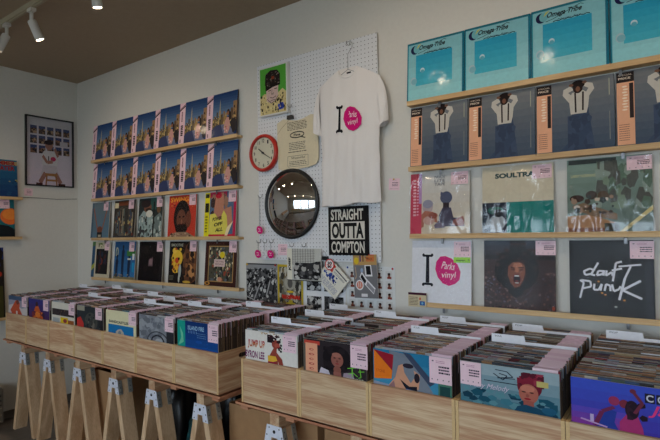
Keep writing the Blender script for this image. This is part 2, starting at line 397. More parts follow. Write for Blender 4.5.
# ------------------------------------------------------------------ display sleeves
TILT = radians(-4.5)
def sleeve(name, art, x, ztop, label, cat='record', group=None, yb=-.036, rot=None, mat=M_print):
    o = art.mb.obj(name, [mat, M_photo], None, (x, yb, ztop), rot or (TILT, 0, 0))
    return tag(o, label, cat, group)
def film(parent, w, h, T, mt=None):
    mb = MB(); n = 14; vs = []
    r = random.Random(parent.name)
    for j in range(n + 1):
        for i in range(n + 1):
            e = min(i, n - i, j, n - j); y = -T - .0035 - (r.uniform(0, .0018) if e else 0)
            vs.append((-.006 + (w + .012) * i / n, y, (h + .006) * j / n))
    fs = [(j * (n + 1) + i, j * (n + 1) + i + 1, (j + 1) * (n + 1) + i + 1, (j + 1) * (n + 1) + i) for j in range(n) for i in range(n)]
    mb.add(vs, fs, (255, 255, 255), 0, True)
    o = mb.obj('plastic_sleeve', mt or M_film, parent); o['label'] = 'crinkled clear plastic sleeve'; return o
S = .326; T = .006
LEDGE = [2.180, 1.825, 1.465, 1.105]; LT = .011   # ledge centre heights, half thickness

def ledge(x0, x1, z, label, group, brs):
    e = empty('display_ledge', (x0, 0, z)); tag(e, label, 'shelf', group)
    L = x1 - x0; mb = MB(); mb.box(0, L, -.055, 0, -LT, LT - .004); mb.box(0, L, -.055, -.049, LT - .004, LT + .003)
    bevel(mb.obj('ledge_board', M_ledge, e), .0015)
    for b_ in brs:
        mb = MB(); mb.box(b_ - x0 - .006, b_ - x0 + .006, -.03, -.027, -LT - .028, -LT); mb.box(b_ - x0 - .006, b_ - x0 + .006, -.03, 0, -LT - .003, -LT)
        mb.obj('bracket', M_screw, e)
for i, z in enumerate(LEDGE):
    nm = ['top', 'second', 'third', 'lowest'][i]
    ledge(-4.44, -2.505, z, nm + ' pine picture ledge of the left rack of record covers', 'pine ledges of the left rack', (-4.25, -3.4, -2.75))
    ledge(-1.195, .13, z, nm + ' pine picture ledge of the right rack of record covers', 'pine ledges of the right rack', (-1.02, -.2))

# ---- skyline cover (twelve times)
def skyline():
    a = Art(.3185, S, T, (60, 70, 110), (32, 60, 110), side=(70, 66, 80))
    a.grad(.2, .45, 1, 1, (112, 140, 172), (28, 62, 112), 9)
    r = random.Random(3)
    cols = [(170, 138, 84), (112, 92, 66), (200, 166, 104), (84, 76, 66), (150, 118, 76), (216, 184, 122), (60, 60, 66)]
    for k in range(24):
        u = .2 + k * .033; a.rect(u, .2, u + .05, r.uniform(.40, .60) + (.1 if k > 19 else 0), r.choice(cols))
    for k in range(14):
        u = .2 + r.random() * .74; a.rect(u, .2, u + .05, r.uniform(.28, .44), r.choice([(206, 176, 104), (180, 150, 90), (228, 200, 130), (120, 104, 70)]))
    a.poly([(.43, .4), (.47, .4), (.465, .74), (.45, .86), (.435, .74)], (168, 160, 140)); a.rect(.42, .4, .48, .6, (176, 152, 104)); a.rect(.88, .28, 1, .76, (160, 124, 88)); a.rect(.8, .28, .87, .62, (104, 82, 64))
    a.specks(60, .22, .22, .98, .5, [(226, 196, 126), (92, 84, 60), (64, 66, 60)], .018, 1.5, 4)
    a.poly([(.2, .0), (.2, .2), (.34, .28), (.5, .28), (.62, .0)], (56, 66, 104)); a.poly([(.62, 0), (.5, .28), (.58, .28), (.8, .22), (.96, .0)], (112, 118, 146))
    a.poly([(.64, .08), (.6, .22), (.63, .34), (.68, .42), (.76, .42), (.80, .34), (.79, .16), (.74, .06)], (206, 156, 146)); a.specks(12, .6, .08, .72, .24, [(214, 110, 126), (236, 200, 190), (120, 140, 80)], .022, 1, 6)
    a.ell(.73, .53, .05, .07, (52, 38, 34)); a.ell(.72, .51, .03, .045, (160, 108, 84)); a.ell(.79, .44, .035, .1, (46, 36, 34)); a.poly([(.79, .3), (.9, .4), (1, .38), (1, .1), (.9, .05)], (48, 42, 44))
    a.specks(16, .9, .3, .99, .75, [(60, 44, 40), (190, 150, 100)], .02, 1.5, 9)
    return a.mb.mesh('skyline_record', [M_print, M_photo])
SKY_ME = skyline()
def obi_pink(parent):
    a = Art(.066, S, .0008, PINK, None, PINK)
    a.poly([(0, .80), (1, .9), (1, .94), (0, .84)], (70, 30, 50)); a.poly([(0, .85), (1, .95), (1, .965), (0, .865)], (120, 50, 70))
    for k in range(7): a.rect(.35, .55 + k * .035, .55, .575 + k * .035, (110, 50, 80))
    for k in range(6): a.rect(.3, .2 + k * .045, .72, .235 + k * .045, (40, 24, 40)) if k % 3 else a.ell(.5, .22 + k * .045, .24, .018, (40, 24, 40), n=8)
    a.rect(.2, .04, .4, .12, (150, 120, 130))
    return a.mb.mesh('obi_strip', M_label)
OBI_ME = obi_pink(None)
ORD = ['first', 'second', 'third', 'fourth', 'fifth', 'last']
for row in (0, 1):
    for k in range(6):
        o = link('skyline_record', SKY_ME, None, (-4.446 + .32 * k, -.036, LEDGE[row] + LT), (TILT, 0, radians(random.uniform(-.4, .4))))
        tag(o, '%s from left of six skyline cover records on the left rack, %s ledge' % (ORD[k], ['top', 'second'][row]), 'record', 'skyline cover records on the left rack')
        b_ = link('obi_strip', OBI_ME, o, (-.0005, -T - .0012, 0)); b_['label'] = 'pink paper strip with dark Japanese lettering'

# ---- left rack rows 3 and 4, right rack rows 3 and 4
SL = dict(w=.322)
def cover(name, paint, x, row, label, w=.316, base=(200, 195, 185), front=None, tagpos=(.74, .72), tsz=(.075, .08), plastic=False, mat=M_print):
    a = Art(w, S, T, base, front); paint(a)
    o = sleeve(name, a, x, LEDGE[row] + LT, label, 'record', None, mat=mat)
    if tagpos: price_label(o, w * tagpos[0], S * tagpos[1], -T - a.k * Art.STEP - .0008, tsz[0], tsz[1], seed=len(name) + row)
    if plastic: film(o, w, S, T + a.k * Art.STEP, M_crinkled if plastic == 2 else None)
    return o
LX = [-4.475, -4.10, -3.728, -3.317, -2.885]
def p_arms(a):
    a.grad(0, 0, 1, 1, (92, 122, 142), (104, 120, 128), 6); a.rect(.0, .0, .1, 1, (70, 96, 116))
    for sgn, u in ((-1, .1), (1, .86)):
        a.line([(u, .84), (.5 + sgn * .22, .45), (.5 + sgn * .12, .22)], .05, (150, 92, 70))
    a.ell(.5, .22, .14, .11, (120, 70, 52)); a.rect(.36, 0, .64, .16, (30, 28, 30)); a.rect(.42, .03, .58, .09, (170, 160, 140))
cover('blue_cover_record', p_arms, LX[0], 2, 'blue record cover with two raised arms, third ledge far left', tagpos=(.66, .76), w=.3)
def p_crowd(a):
    a.rect(0, 0, 1, 1, (62, 58, 52)); a.rect(.02, .8, .2, .94, (226, 212, 170)); a.rect(.2, .86, .7, .97, (120, 64, 40))
    a.ell(.5, .42, .47, .42, (96, 92, 84)); r = random.Random(2)
    for k in range(16):
        u = .06 + k * .058; t = .55 + .22 * sin(pi * (u)) + r.uniform(-.04, .04); c = r.choice([(70, 60, 54), (110, 84, 64), (50, 72, 96), (150, 140, 120), (40, 38, 40), (96, 110, 104)])
        a.rect(u, .12, u + .04, t, c); a.ell(u + .02, t + .03, .022, .03, (60, 44, 36), n=8)
    a.specks(60, .05, .05, .95, .6, [(40, 34, 30), (150, 130, 100), (200, 180, 120), (60, 80, 90), (120, 50, 40)], .03, 1.5, 8); a.rect(0, 0, 1, .05, (60, 60, 66))
cover('group_cover_record', p_crowd, LX[1], 2, 'grey and brown record cover with a crowded standing group', tagpos=(.7, .76), w=.32)
def p_white(a):
    a.rect(0, 0, 1, 1, (44, 52, 52)); a.rect(.5, .7, .75, 1, (50, 90, 84))
    a.poly([(.05, 0), (.02, .5), (.2, .68), (.45, .66), (.6, .5), (.62, .1), (.5, 0)], (150, 168, 166)); a.poly([(.6, .0), (.68, .5), (.9, .62), (1, .5), (1, 0)], (110, 124, 122))
    a.ell(.38, .76, .16, .13, (120, 80, 62)); a.ell(.3, .86, .2, .1, (50, 40, 40)); a.ell(.42, .7, .12, .05, (60, 44, 36)); a.ell(.46, .6, .14, .09, (215, 212, 200)); a.ell(.85, .7, .08, .09, (110, 80, 56))
    a.specks(60, .02, 0, .98, .55, [(170, 186, 180), (110, 128, 126), (60, 64, 62), (200, 206, 200)], .045, 1.3, 5); a.specks(12, .05, 0, .3, .2, [(60, 60, 64)], .06, 1, 3)
    a.rect(.63, 0, .68, .9, (36, 34, 32))
cover('pale_robe_record', p_white, LX[2], 2, 'record cover of a bearded person in a pale robe, third ledge middle', tagpos=(.76, .76), w=.328)
def p_swing(a):
    a.rect(0, 0, 1, 1, (198, 62, 44)); a.text('SWING', .06, .84, .66, .12, (240, 160, 50), bold=.03)
    a.specks(14, 0, .7, .9, .82, [(120, 40, 34), (210, 120, 60)], .05, .5, 3)
    a.ell(.5, .48, .3, .4, (34, 26, 26)); a.ell(.48, .42, .17, .24, (112, 70, 54)); a.ell(.74, .42, .1, .2, (112, 64, 48)); a.ell(.50, .2, .22, .12, (38, 26, 24)); a.ell(.42, .48, .04, .02, (30, 20, 20), n=8); a.ell(.56, .48, .04, .02, (30, 20, 20), n=8)
    a.ell(.5, .36, .025, .06, (150, 96, 72)); a.rect(.44, .29, .56, .31, (80, 36, 36)); a.poly([(0, 0), (.3, .12), (.7, .12), (1, 0)], (150, 120, 96)); a.specks(20, .1, 0, .9, .1, [(90, 60, 50), (190, 160, 130)], .04, .7, 4)
cover('red_portrait_record', p_swing, LX[3], 2, 'red record cover with a large dark haired face and orange title', tagpos=(.75, .75), w=.334, plastic=True)
def p_yellow(a):
    a.rect(0, 0, 1, 1, (84, 110, 140)); a.rect(0, 0, .16, 1, (232, 220, 30)); a.rect(.92, 0, 1, 1, (196, 34, 76)); a.rect(.16, 0, 1, .05, (200, 40, 60)); a.rect(.16, .88, .7, 1, (180, 48, 80))
    a.specks(24, .2, .4, .75, .95, [(120, 90, 76), (70, 50, 46), (160, 120, 100)], .07, 1.6, 3)
    a.poly([(.3, .5), (.36, .98), (.6, .98), (.62, .6), (.85, .66), (.9, .3), (.8, .1), (.3, .2)], (190, 132, 108))
    a.poly([(.16, .05), (.18, .5), (.34, .52), (.5, .36), (.62, .58), (.72, .46), (.78, .05)], (226, 214, 96)); a.ell(.44, .92, .1, .07, (196, 36, 60))
    for k, s_ in enumerate(('POWER', 'OFF', 'ALL')): a.text(s_, .27 + .05 * k, .34 - .12 * k, .3 - .03 * k, .08, (40, 38, 30), shear=.3, rot=.12, bold=.04)
    a.rect(.02, .88, .14, .97, (40, 40, 30)); a.rect(.02, .55, .14, .76, (40, 40, 30)); a.lines(6, .04, .1, .12, .5, (80, 76, 30), 5)
    a.poly([(.68, .02), (.74, .2), (.92, .34), (.82, .14), (.76, .02)], (246, 226, 180))
cover('yellow_top_record', p_yellow, LX[4], 2, 'record cover of a person in a yellow lettered vest with yellow side strip', tagpos=(.76, .76), w=.335, plastic=True)
def p_blackred(a):
    a.rect(0, 0, 1, 1, (206, 196, 170)); a.rect(0, 0, .17, 1, (44, 84, 118)); a.poly([(0, .18), (.17, .28), (.17, .42), (0, .3)], (172, 176, 70)); a.poly([(0, .86), (.17, .9), (.17, 1), (0, 1)], (80, 120, 70))
    a.rect(.24, .1, .9, .8, (26, 24, 28)); a.ell(.52, .45, .1, .1, (110, 44, 34)); a.specks(20, .28, .15, .86, .75, [(44, 34, 60), (34, 44, 66), (70, 34, 34)], .06, 1.3, 2); a.specks(10, .3, .84, .6, .96, [(60, 60, 50), (120, 140, 60)], .04, 1, 3)
cover('black_panel_record', p_blackred, LX[0], 3, 'record with blue side strip and black picture panel, lowest ledge far left', tagpos=(.7, .76), w=.3)
def p_bluefig(a):
    a.grad(0, 0, 1, 1, (52, 112, 168), (36, 84, 130), 5); a.rect(0, 0, 1, .07, (130, 120, 90)); a.ell(.12, .72, .07, .13, (190, 186, 150)); a.ell(.12, .72, .04, .09, (80, 110, 130))
    for u, h_ in ((.42, .86), (.14, .6), (.72, .6)):
        a.poly([(u - .05, .06), (u - .07, h_ * .6), (u - .06, h_ - .12), (u, h_), (u + .07, h_ - .12), (u + .05, h_ * .5), (u + .06, .06), (u + .01, .06), (u, h_ * .4), (u - .01, .06)], (26, 40, 66)); a.ell(u, h_ + .0, .04, .05, (34, 36, 44))
    a.rect(.6, .62, 1, .76, (60, 120, 60)); a.rect(.64, .52, .8, .56, (220, 220, 210)); a.rect(.86, .52, .96, .68, (220, 222, 226)); a.rect(.86, .2, .98, .45, (36, 140, 190)); a.specks(16, .05, .05, .95, .14, [(80, 70, 50), (160, 140, 110)], .04, .6, 4)
cover('blue_figures_record', p_bluefig, LX[1], 3, 'blue record cover with slim dark standing figures', tagpos=(.7, .74), w=.32)
def p_dark(a):
    a.rect(0, 0, 1, 1, (22, 18, 20)); a.rect(.42, .38, .6, .6, (110, 90, 96)); a.rect(.45, .42, .57, .56, (150, 120, 124)); a.specks(12, .1, .1, .9, .9, [(28, 22, 26), (34, 26, 26)], .1, 1, 4); a.rect(.9, 0, .94, 1, (46, 40, 44))
cover('black_record', p_dark, LX[2], 3, 'nearly black record cover with a small grey centre square', tagpos=(.75, .75), w=.328, plastic=True)
def p_orangeyellow(a):
    a.rect(0, 0, 1, 1, (26, 22, 22)); a.text('SMOOTHER', .06, .88, .5, .07, (190, 184, 160), bold=.03)
    a.ell(.3, .6, .2, .2, (232, 190, 60)); a.ell(.24, .42, .13, .18, (230, 170, 50)); a.ell(.2, .78, .08, .07, (236, 200, 80)); a.ell(.3, .55, .07, .07, (200, 70, 40)); a.specks(16, .08, .25, .48, .85, [(236, 196, 70), (190, 80, 40), (30, 24, 24)], .05, 1, 7)
    a.poly([(.6, .1), (.52, .5), (.6, .9), (.75, 1), (1, 1), (1, .1), (.8, 0)], (104, 66, 44)); a.ell(.84, .68, .1, .14, (176, 124, 72)); a.ell(.82, .3, .1, .2, (190, 136, 84), .5); a.specks(26, .5, .05, .98, .95, [(60, 38, 30), (140, 92, 56), (34, 26, 24)], .07, 1.2, 9)
    a.ell(.42, .3, .05, .16, (170, 180, 176)); a.ell(.4, .12, .03, .1, (190, 190, 180)); a.lines(4, .04, .08, .2, .2, (120, 116, 100), 3); a.ell(.68, .05, .14, .03, (200, 160, 60))
cover('flame_cover_record', p_orangeyellow, LX[3], 3, 'black record cover with yellow blot and golden figure', tagpos=(.75, .77), w=.334)
def p_collage(a):
    a.rect(0, 0, 1, 1, (62, 32, 28)); a.rect(.11, .1, .9, .9, (180, 140, 84)); a.rect(.13, .12, .88, .88, (80, 78, 66)); a.specks(150, .13, .12, .88, .88, [(190, 180, 140), (60, 60, 56), (110, 120, 90), (40, 38, 36), (210, 200, 170), (150, 70, 50), (90, 100, 110)], .035, 1.5, 5, 4)
    a.ell(.55, .7, .08, .07, (220, 200, 40)); a.rect(.3, .44, .64, .6, (216, 190, 186)); a.text('THE FLYING', .34, .53, .26, .04, (90, 40, 44)); a.text('PEOPLE', .34, .47, .26, .04, (90, 40, 44)); a.text('CLASSICS', .1, .92, .5, .05, (110, 66, 50)); a.ell(.1, .06, .09, .04, (200, 140, 60)); a.ell(.1, .06, .05, .02, (60, 30, 26)); a.ell(.5, .16, .07, .05, (200, 140, 110))
cover('brown_frame_record', p_collage, LX[4], 3, 'brown framed collage record cover with gold inner border, lowest ledge', tagpos=(.76, .76), w=.335)

# ---- right rack, row 1: four turquoise covers
def p_omega():
    a = Art(.318, S, T, (60, 150, 165), (112, 190, 198), side=(40, 110, 126))
    a.grad(.03, .0, .97, .97, (150, 212, 218), (130, 190, 200), 5)
    a.rect(.16, .25, .80, .77, (16, 128, 158)); a.grad(.16, .25, .80, .77, (70, 178, 200), (40, 156, 190), 5)
    a.ell(.28, .50, .04, .042, (186, 214, 222)); a.ell(.28, .485, .033, .03, (92, 170, 190)); a.ell(.12, .34, .055, .065, (170, 196, 206)); a.ell(.13, .33, .05, .05, (128, 184, 198))
    a.rect(0, 0, .02, 1, (22, 116, 140)); a.rect(.965, 0, 1, 1, (24, 110, 134)); a.rect(0, .965, 1, 1, (28, 110, 130))
    a.ell(.14, .87, .075, .075, (26, 30, 74)); a.ell(.175, .88, .06, .07, (110, 176, 186)); a.poly([(.17, .88), (.2, .94), (.26, .96), (.2, .9)], (190, 190, 90))
    a.text('Omega Tribe', .2, .83, .46, .10, (24, 34, 40), shear=.35, bold=.03); a.line([(.2, .8), (.3, .82), (.66, .95), (.7, .93)], .008, (24, 34, 40))
    a.line([(.3 + .04 * k, .775 + .012 * (k % 2)) for k in range(13)], .012, (20, 60, 70)); a.text('Never Say', .36, .775, .3, .035, (24, 50, 60), shear=.3)
    return a.mb.mesh('turquoise_record', [M_print, M_photo])
OM = p_omega()
for k, x in enumerate((-1.2, -.878, -.556, -.234)):
    o = link('turquoise_record', OM, None, (x, -.036, LEDGE[0] + LT), (TILT, 0, radians((.5, 1.2, -1.0, .3)[k])))
    tag(o, '%s from left of the four turquoise covers on the top right ledge' % ORD[k], 'record', 'turquoise cover records on the top right ledge')
# ---- row 2: four grey covers with braces
def p_braces():
    a = Art(.318, S, T, (60, 66, 72), (84, 92, 98), side=(50, 54, 60))
    a.grad(0, 0, 1, 1, (70, 84, 102), (122, 124, 126), 10)
    a.poly([(.42, 0), (.46, .45), (.5, .62), (.68, .62), (.70, .45), (.76, .0)], (60, 74, 98)); a.poly([(.3, 0), (.42, .12), (.44, 0)], (60, 76, 100)); a.specks(20, .42, .02, .74, .5, [(66, 80, 104), (56, 68, 90)], .07, 1.6, 4)
    W_ = (200, 194, 184)
    a.poly([(.46, .52), (.44, .72), (.48, .82), (.62, .84), (.70, .78), (.68, .60), (.66, .52)], W_)
    a.poly([(.46, .66), (.36, .80), (.37, .88), (.46, .92), (.50, .86), (.43, .83), (.5, .76)], W_); a.poly([(.66, .7), (.76, .84), (.74, .92), (.64, .95), (.62, .9), (.69, .86), (.64, .78)], W_)
    a.line([(.52, .82), (.525, .54)], .022, (40, 30, 30)); a.line([(.62, .82), (.615, .56)], .022, (40, 30, 30))
    a.ell(.555, .88, .062, .075, (46, 30, 26)); a.ell(.56, .93, .085, .06, (34, 24, 22)); a.ell(.555, .865, .028, .038, (120, 80, 62)); a.ell(.47, .93, .03, .02, (120, 84, 66)); a.ell(.64, .95, .03, .02, (120, 84, 66))
    a.line([(.94, .95), (.94, .72)], .012, (170, 170, 150)); a.line([(.94, .5), (.94, .12)], .010, (130, 134, 130))
    return a.mb.mesh('braces_record', [M_print, M_photo])
BR = p_braces()
def obi_peach():
    a = Art(.064, S - .012, .0008, (236, 176, 140), None, (236, 176, 140)); K = (44, 36, 36)
    a.rect(0, .86, 1, 1, K); a.text('SPECIAL', .1, .95, .8, .022, (220, 200, 180)); a.text('PRICE', .1, .9, .7, .03, (220, 200, 180), bold=.03)
    a.rect(.72, .36, .95, .84, (52, 40, 40))
    for k in range(9): a.ell(.45 + .05 * (k % 2), .8 - k * .04, .16, .013, (252, 226, 200), n=7)
    a.lines(8, .1, .06, .7, .3, (150, 96, 80), 3, .3)
    return a.mb.mesh('obi_strip', M_label)
OP = obi_peach()
for k, x in enumerate((-1.189, -.866, -.543, -.22)):
    o = link('braces_record', BR, None, (x, -.036, LEDGE[1] + LT), (TILT, 0, radians((.2, -.5, .6, 0)[k])))
    tag(o, '%s from left of the four grey covers with a person in braces, right rack' % ORD[k], 'record', 'grey braces cover records on the right rack')
    b_ = link('obi_strip', OP, o, (.004, -T - .0028, .006)); b_['label'] = 'peach paper strip with black top'
# ---- rows 3, 4
def p_child(a):
    a.grad(0, 0, 1, 1, (214, 200, 178), (208, 208, 206), 6); a.grad(0, 0, .2, 1, (206, 70, 96), (196, 60, 88), 3); a.rect(.15, .5, .2, 1, (180, 140, 190))
    for k in range(12): a.rect(.05, .3 + k * .052, .10, .33 + k * .052, (240, 190, 200))
    for k in range(12): a.ell(.13, .32 + k * .05, .02, .015, (235, 170, 190), n=6)
    a.ell(.62, .58, .10, .10, (84, 92, 118)); a.poly([(.52, .62), (.53, .68), (.58, .66)], (84, 92, 118)); a.rect(.57, .4, .67, .5, (50, 40, 48))
    a.poly([(.52, .12), (.5, .3), (.56, .42), (.7, .42), (.74, .26), (.9, .24), (.92, .12)], (66, 60, 84)); a.poly([(.42, .14), (.5, .22), (.6, .16), (.6, .1), (.44, .09)], (110, 100, 120)); a.poly([(.72, .14), (.74, .22), (.9, .28), (.92, .2), (.9, .12)], (150, 96, 90))
    a.ell(.31, .44, .09, .1, (186, 168, 170)); a.ell(.31, .49, .09, .07, (150, 150, 170)); a.poly([(.2, .18), (.2, .32), (.26, .38), (.4, .36), (.46, .3), (.48, .18), (.42, .2), (.4, .26), (.26, .26), (.24, .12), (.2, .1)], (176, 112, 92)); a.ell(.33, .22, .1, .07, (196, 160, 150)); a.ell(.4, .3, .08, .05, (150, 84, 70))
    for k, s_ in enumerate(('NUDE', 'LITE', 'TAPE')): a.text(s_, .42, .90 - k * .06, .18, .045, (90, 96, 110), shear=.1)
cover('children_cover_record', p_child, -1.197, 2, 'cream record cover of two seated small figures with a crimson side strip', w=.328, tagpos=(.7, .78), tsz=(.09, .065), plastic=2)
def p_soul(a):
    a.rect(0, 0, 1, 1, (214, 204, 180)); a.rect(.36, 0, 1, .46, (8, 128, 122)); a.rect(0, 0, .36, .46, (34, 44, 62))
    a.text('SOULTRANE', .19, .82, .72, .075, (28, 70, 76), bold=.05); a.rect(.17, .78, .5, .80, (214, 204, 180))
    a.ell(.2, .34, .12, .06, (40, 96, 90)); a.ell(.22, .16, .12, .12, (160, 170, 178)); a.poly([(.02, .06), (.1, .3), (.12, .1)], (150, 160, 170)); a.poly([(.12, .02), (.3, .02), (.24, .26), (.14, .22)], (186, 192, 198)); a.ell(.24, .3, .07, .06, (30, 34, 44))
cover('green_panel_record', p_soul, -.805, 2, 'cream and green record cover with a bold serif title in crinkled plastic', w=.328, tagpos=(.72, .78), tsz=(.085, .065), plastic=2)
def p_bench(a):
    a.grad(0, 0, 1, 1, (100, 118, 110), (128, 152, 142), 6); a.text('LARRY NORMANSSON', .05, .75, .38, .04, (214, 206, 150)); a.rect(.02, .93, .6, .99, (60, 70, 70))
    a.specks(50, .35, .3, 1, .95, [(92, 116, 100), (120, 140, 120), (84, 88, 84), (140, 156, 146)], .08, 1.6, 5)
    a.poly([(0, .02), (0, .22), (.3, .24), (.58, .12), (.6, 0)], (176, 132, 96)); a.poly([(.0, 0), (0, .06), (.6, .06), (.6, 0)], (130, 80, 56)); a.poly([(.06, .36), (.2, .4), (.6, .24), (.6, .16), (.3, .22), (.08, .32)], (130, 104, 80))
    a.ell(.12, .46, .09, .05, (60, 40, 36)); a.ell(.3, .5, .07, .06, (70, 60, 56)); a.ell(.44, .48, .07, .07, (90, 74, 60)); a.ell(.12, .34, .04, .03, (220, 210, 200)); a.rect(.34, .42, .5, .46, (206, 190, 170)); a.rect(.2, .3, .34, .34, (70, 60, 52)); a.specks(20, .05, .24, .6, .5, [(70, 54, 46), (160, 130, 110), (60, 70, 70)], .04, 1, 9)
    a.poly([(.62, 0), (.68, 0), (1, .28), (1, .34)], (216, 200, 140)); a.rect(.45, 0, .62, .12, (60, 60, 52)); a.lines(1, .7, .08, .95, .1, (80, 80, 60), 2)
cover('bench_cover_record', p_bench, -.42, 2, 'hazy green record cover with people at a bench in shiny plastic', w=.322, tagpos=(.72, .8), tsz=(.09, .06), plastic=2)
BLOB = [(-.5, .05), (-.46, .3), (-.3, .48), (-.1, .5), (.15, .42), (.38, .22), (.5, -.02), (.46, -.28), (.3, -.42), (.05, -.5), (-.2, -.42), (-.4, -.22)]
MAG = (214, 22, 120)
def i_blob(a, u, v, sc, asp, bone=True):
    """magenta pebble with white handwriting, bone-shaped letter I left of it"""
    a.poly([(u + p[0] * sc, v + p[1] * sc * asp) for p in BLOB], MAG)
    a.text('Parks', u - .26 * sc, v + .08 * sc * asp, .5 * sc, .24 * sc * asp, (250, 230, 240), shear=.2, rot=-.1 * asp, bold=.0)
    a.text('vinyl', u - .27 * sc, v - .3 * sc * asp, .55 * sc, .27 * sc * asp, (250, 230, 240), shear=.15, rot=.02)
def p_pinks(a):
    a.rect(0, 0, 1, 1, (226, 228, 236)); K = (24, 26, 38)
    a.poly([(.245, .32), (.31, .32), (.303, .74), (.25, .74)], K)
    for v in (.30, .755):
        a.rect(.20, v - .018, .355, v + .018, K)
        for du in (-.075, .075): a.ell(.278 + du, v + (.012 if v > .5 else -.012), .022, .026, K, n=10)
    i_blob(a, .62, .52, .42, 1.12)
o = cover('logo_cover_record', p_pinks, -1.197, 3, 'white record cover with black letter I and magenta handwritten pebble logo', w=.328, base=(225, 226, 232), tagpos=(.72, .74), tsz=(.088, .08), plastic=False)
a = Art(.088, .028, .0005, (150, 210, 60)); a.lines(1, .15, .3, .7, .8, (60, 110, 30), 3); a.ell(.9, .5, .04, .12, (30, 40, 30), n=6)
g = a.mb.obj('discount_label', M_label, o, (.328 * .72, -T - .003, S * .74 - .028)); g['label'] = 'lime green sticker below the pink label'
film(o, .328, S, T + .002)
def p_afro(a):
    a.rect(0, 0, 1, 1, (60, 42, 42)); a.specks(240, 0, 0, 1, .55, [(84, 54, 50), (104, 68, 62), (50, 36, 40), (124, 92, 90), (36, 28, 30), (92, 78, 94)], .018, 1, 3)
    a.grad(0, .72, 1, 1, (40, 34, 38), (58, 62, 74), 4); a.rect(.38, .84, .6, 1, (34, 28, 30)); a.ell(.47, .57, .31, .31, (20, 15, 16)); a.specks(150, .18, .3, .76, .88, [(58, 36, 34), (18, 14, 15), (36, 25, 25), (26, 18, 19)], .03, 1, 6)
    a.specks(60, 0, .0, 1, .3, [(110, 84, 84), (70, 46, 44)], .008, 1, 8)
    a.poly([(.36, .24), (.38, .4), (.58, .42), (.56, .22), (.46, .16)], (24, 16, 18)); B = (126, 72, 52); Lg = (176, 108, 78); Dk = (44, 20, 18)
    a.poly([(.35, .50), (.36, .62), (.42, .68), (.52, .69), (.59, .64), (.60, .54), (.57, .42), (.52, .33), (.45, .31), (.39, .38)], B)
    a.poly([(.42, .60), (.44, .67), (.54, .67), (.57, .60), (.50, .57)], Lg); a.poly([(.52, .54), (.57, .56), (.57, .44), (.53, .40)], (134, 76, 54)); a.poly([(.38, .50), (.42, .53), (.42, .44), (.40, .42)], (126, 72, 50)); a.poly([(.46, .60), (.50, .60), (.51, .53), (.45, .53)], Lg)
    a.line([(.39, .605), (.45, .595)], .018, Dk); a.line([(.50, .60), (.575, .605)], .018, Dk); a.line([(.40, .575), (.45, .57)], .012, Dk); a.line([(.51, .572), (.565, .575)], .012, Dk); a.rect(.455, .525, .47, .535, Dk); a.rect(.49, .525, .505, .535, Dk)
    a.ell(.48, .435, .062, .085, (126, 60, 48)); a.ell(.48, .435, .047, .068, (26, 8, 10)); a.poly([(.445, .475), (.515, .475), (.505, .492), (.455, .492)], (226, 218, 206)); a.poly([(.45, .39), (.51, .39), (.50, .375), (.46, .375)], (206, 196, 184)); a.ell(.48, .41, .025, .014, (120, 46, 46))
    a.text('FORTIS', .4, .93, .22, .025, (96, 44, 34)); a.ell(.97, .05, .02, .03, (150, 60, 34))
cover('shouting_face_record', p_afro, -.805, 3, 'dark record cover of a wide open mouthed face with an afro', w=.328, tagpos=(.74, .79), tsz=(.088, .066), plastic=True)
def p_daft(a):
    a.rect(0, 0, 1, 1, (22, 21, 24)); Wt = (222, 222, 230); Bd = dict(bold=.035)
    def st(p, w_=.026): a.line(p, w_, Wt)
    # hand-brushed first word
    st([(.28, .55), (.20, .53), (.18, .58), (.26, .62), (.30, .60)]); st([(.36, .70), (.27, .54), (.32, .53)]); st([(.42, .59), (.36, .59), (.34, .53), (.41, .55), (.43, .60), (.42, .53)]); st([(.46, .60), (.45, .53), (.52, .58), (.53, .53)])
    st([(.64, .72), (.57, .70), (.53, .46)]); st([(.52, .60), (.64, .63)]); st([(.74, .66), (.66, .48)]); st([(.60, .655), (.86, .685)], .022)
    # second word
    st([(.13, .46), (.18, .43), (.13, .22)]); st([(.15, .46), (.26, .45), (.27, .38), (.17, .35)]); st([(.31, .42), (.30, .34), (.36, .34), (.40, .42), (.38, .33)]); st([(.43, .33), (.45, .42), (.50, .40), (.50, .33)]); st([(.52, .42), (.54, .33), (.60, .36), (.62, .40)]); st([(.67, .50), (.60, .22)], .03); st([(.85, .48), (.64, .35), (.86, .25)], .03)
    for u, v in ((.4, .3), (.44, .28), (.36, .45), (.66, .22)): a.ell(u, v, .016, .012, (214, 140, 50), n=7)
    a.ell(.56, .13, .02, .012, (190, 190, 180), n=6)
    a.rect(.9, 0, 1, 1, (36, 36, 42))
cover('black_script_record', p_daft, -.42, 3, 'black record cover with hand-brushed white two-word lettering', w=.318, tagpos=(.735, .76), tsz=(.086, .074), plastic=True)
# beige ticket standing on the lowest ledge
a = Art(.105, .074, .002, (206, 192, 160)); a.rect(0, .84, 1, 1, (70, 28, 50)); a.lines(6, .06, .12, .55, .75, (90, 80, 70), 4, .4); a.rect(.64, .12, .92, .42, (30, 90, 160)); a.poly([(.6, .55), (.66, .72), (.72, .55), (.66, .48)], (200, 60, 50)); a.ell(.78, .27, .06, .09, (120, 170, 210))
tag(a.mb.obj('ticket_card', M_card, None, (-1.208, -.0575, LEDGE[3] - .012), (radians(-2), 0, 0)), 'small beige card with dark red header at the left end of the lowest right ledge', 'card')

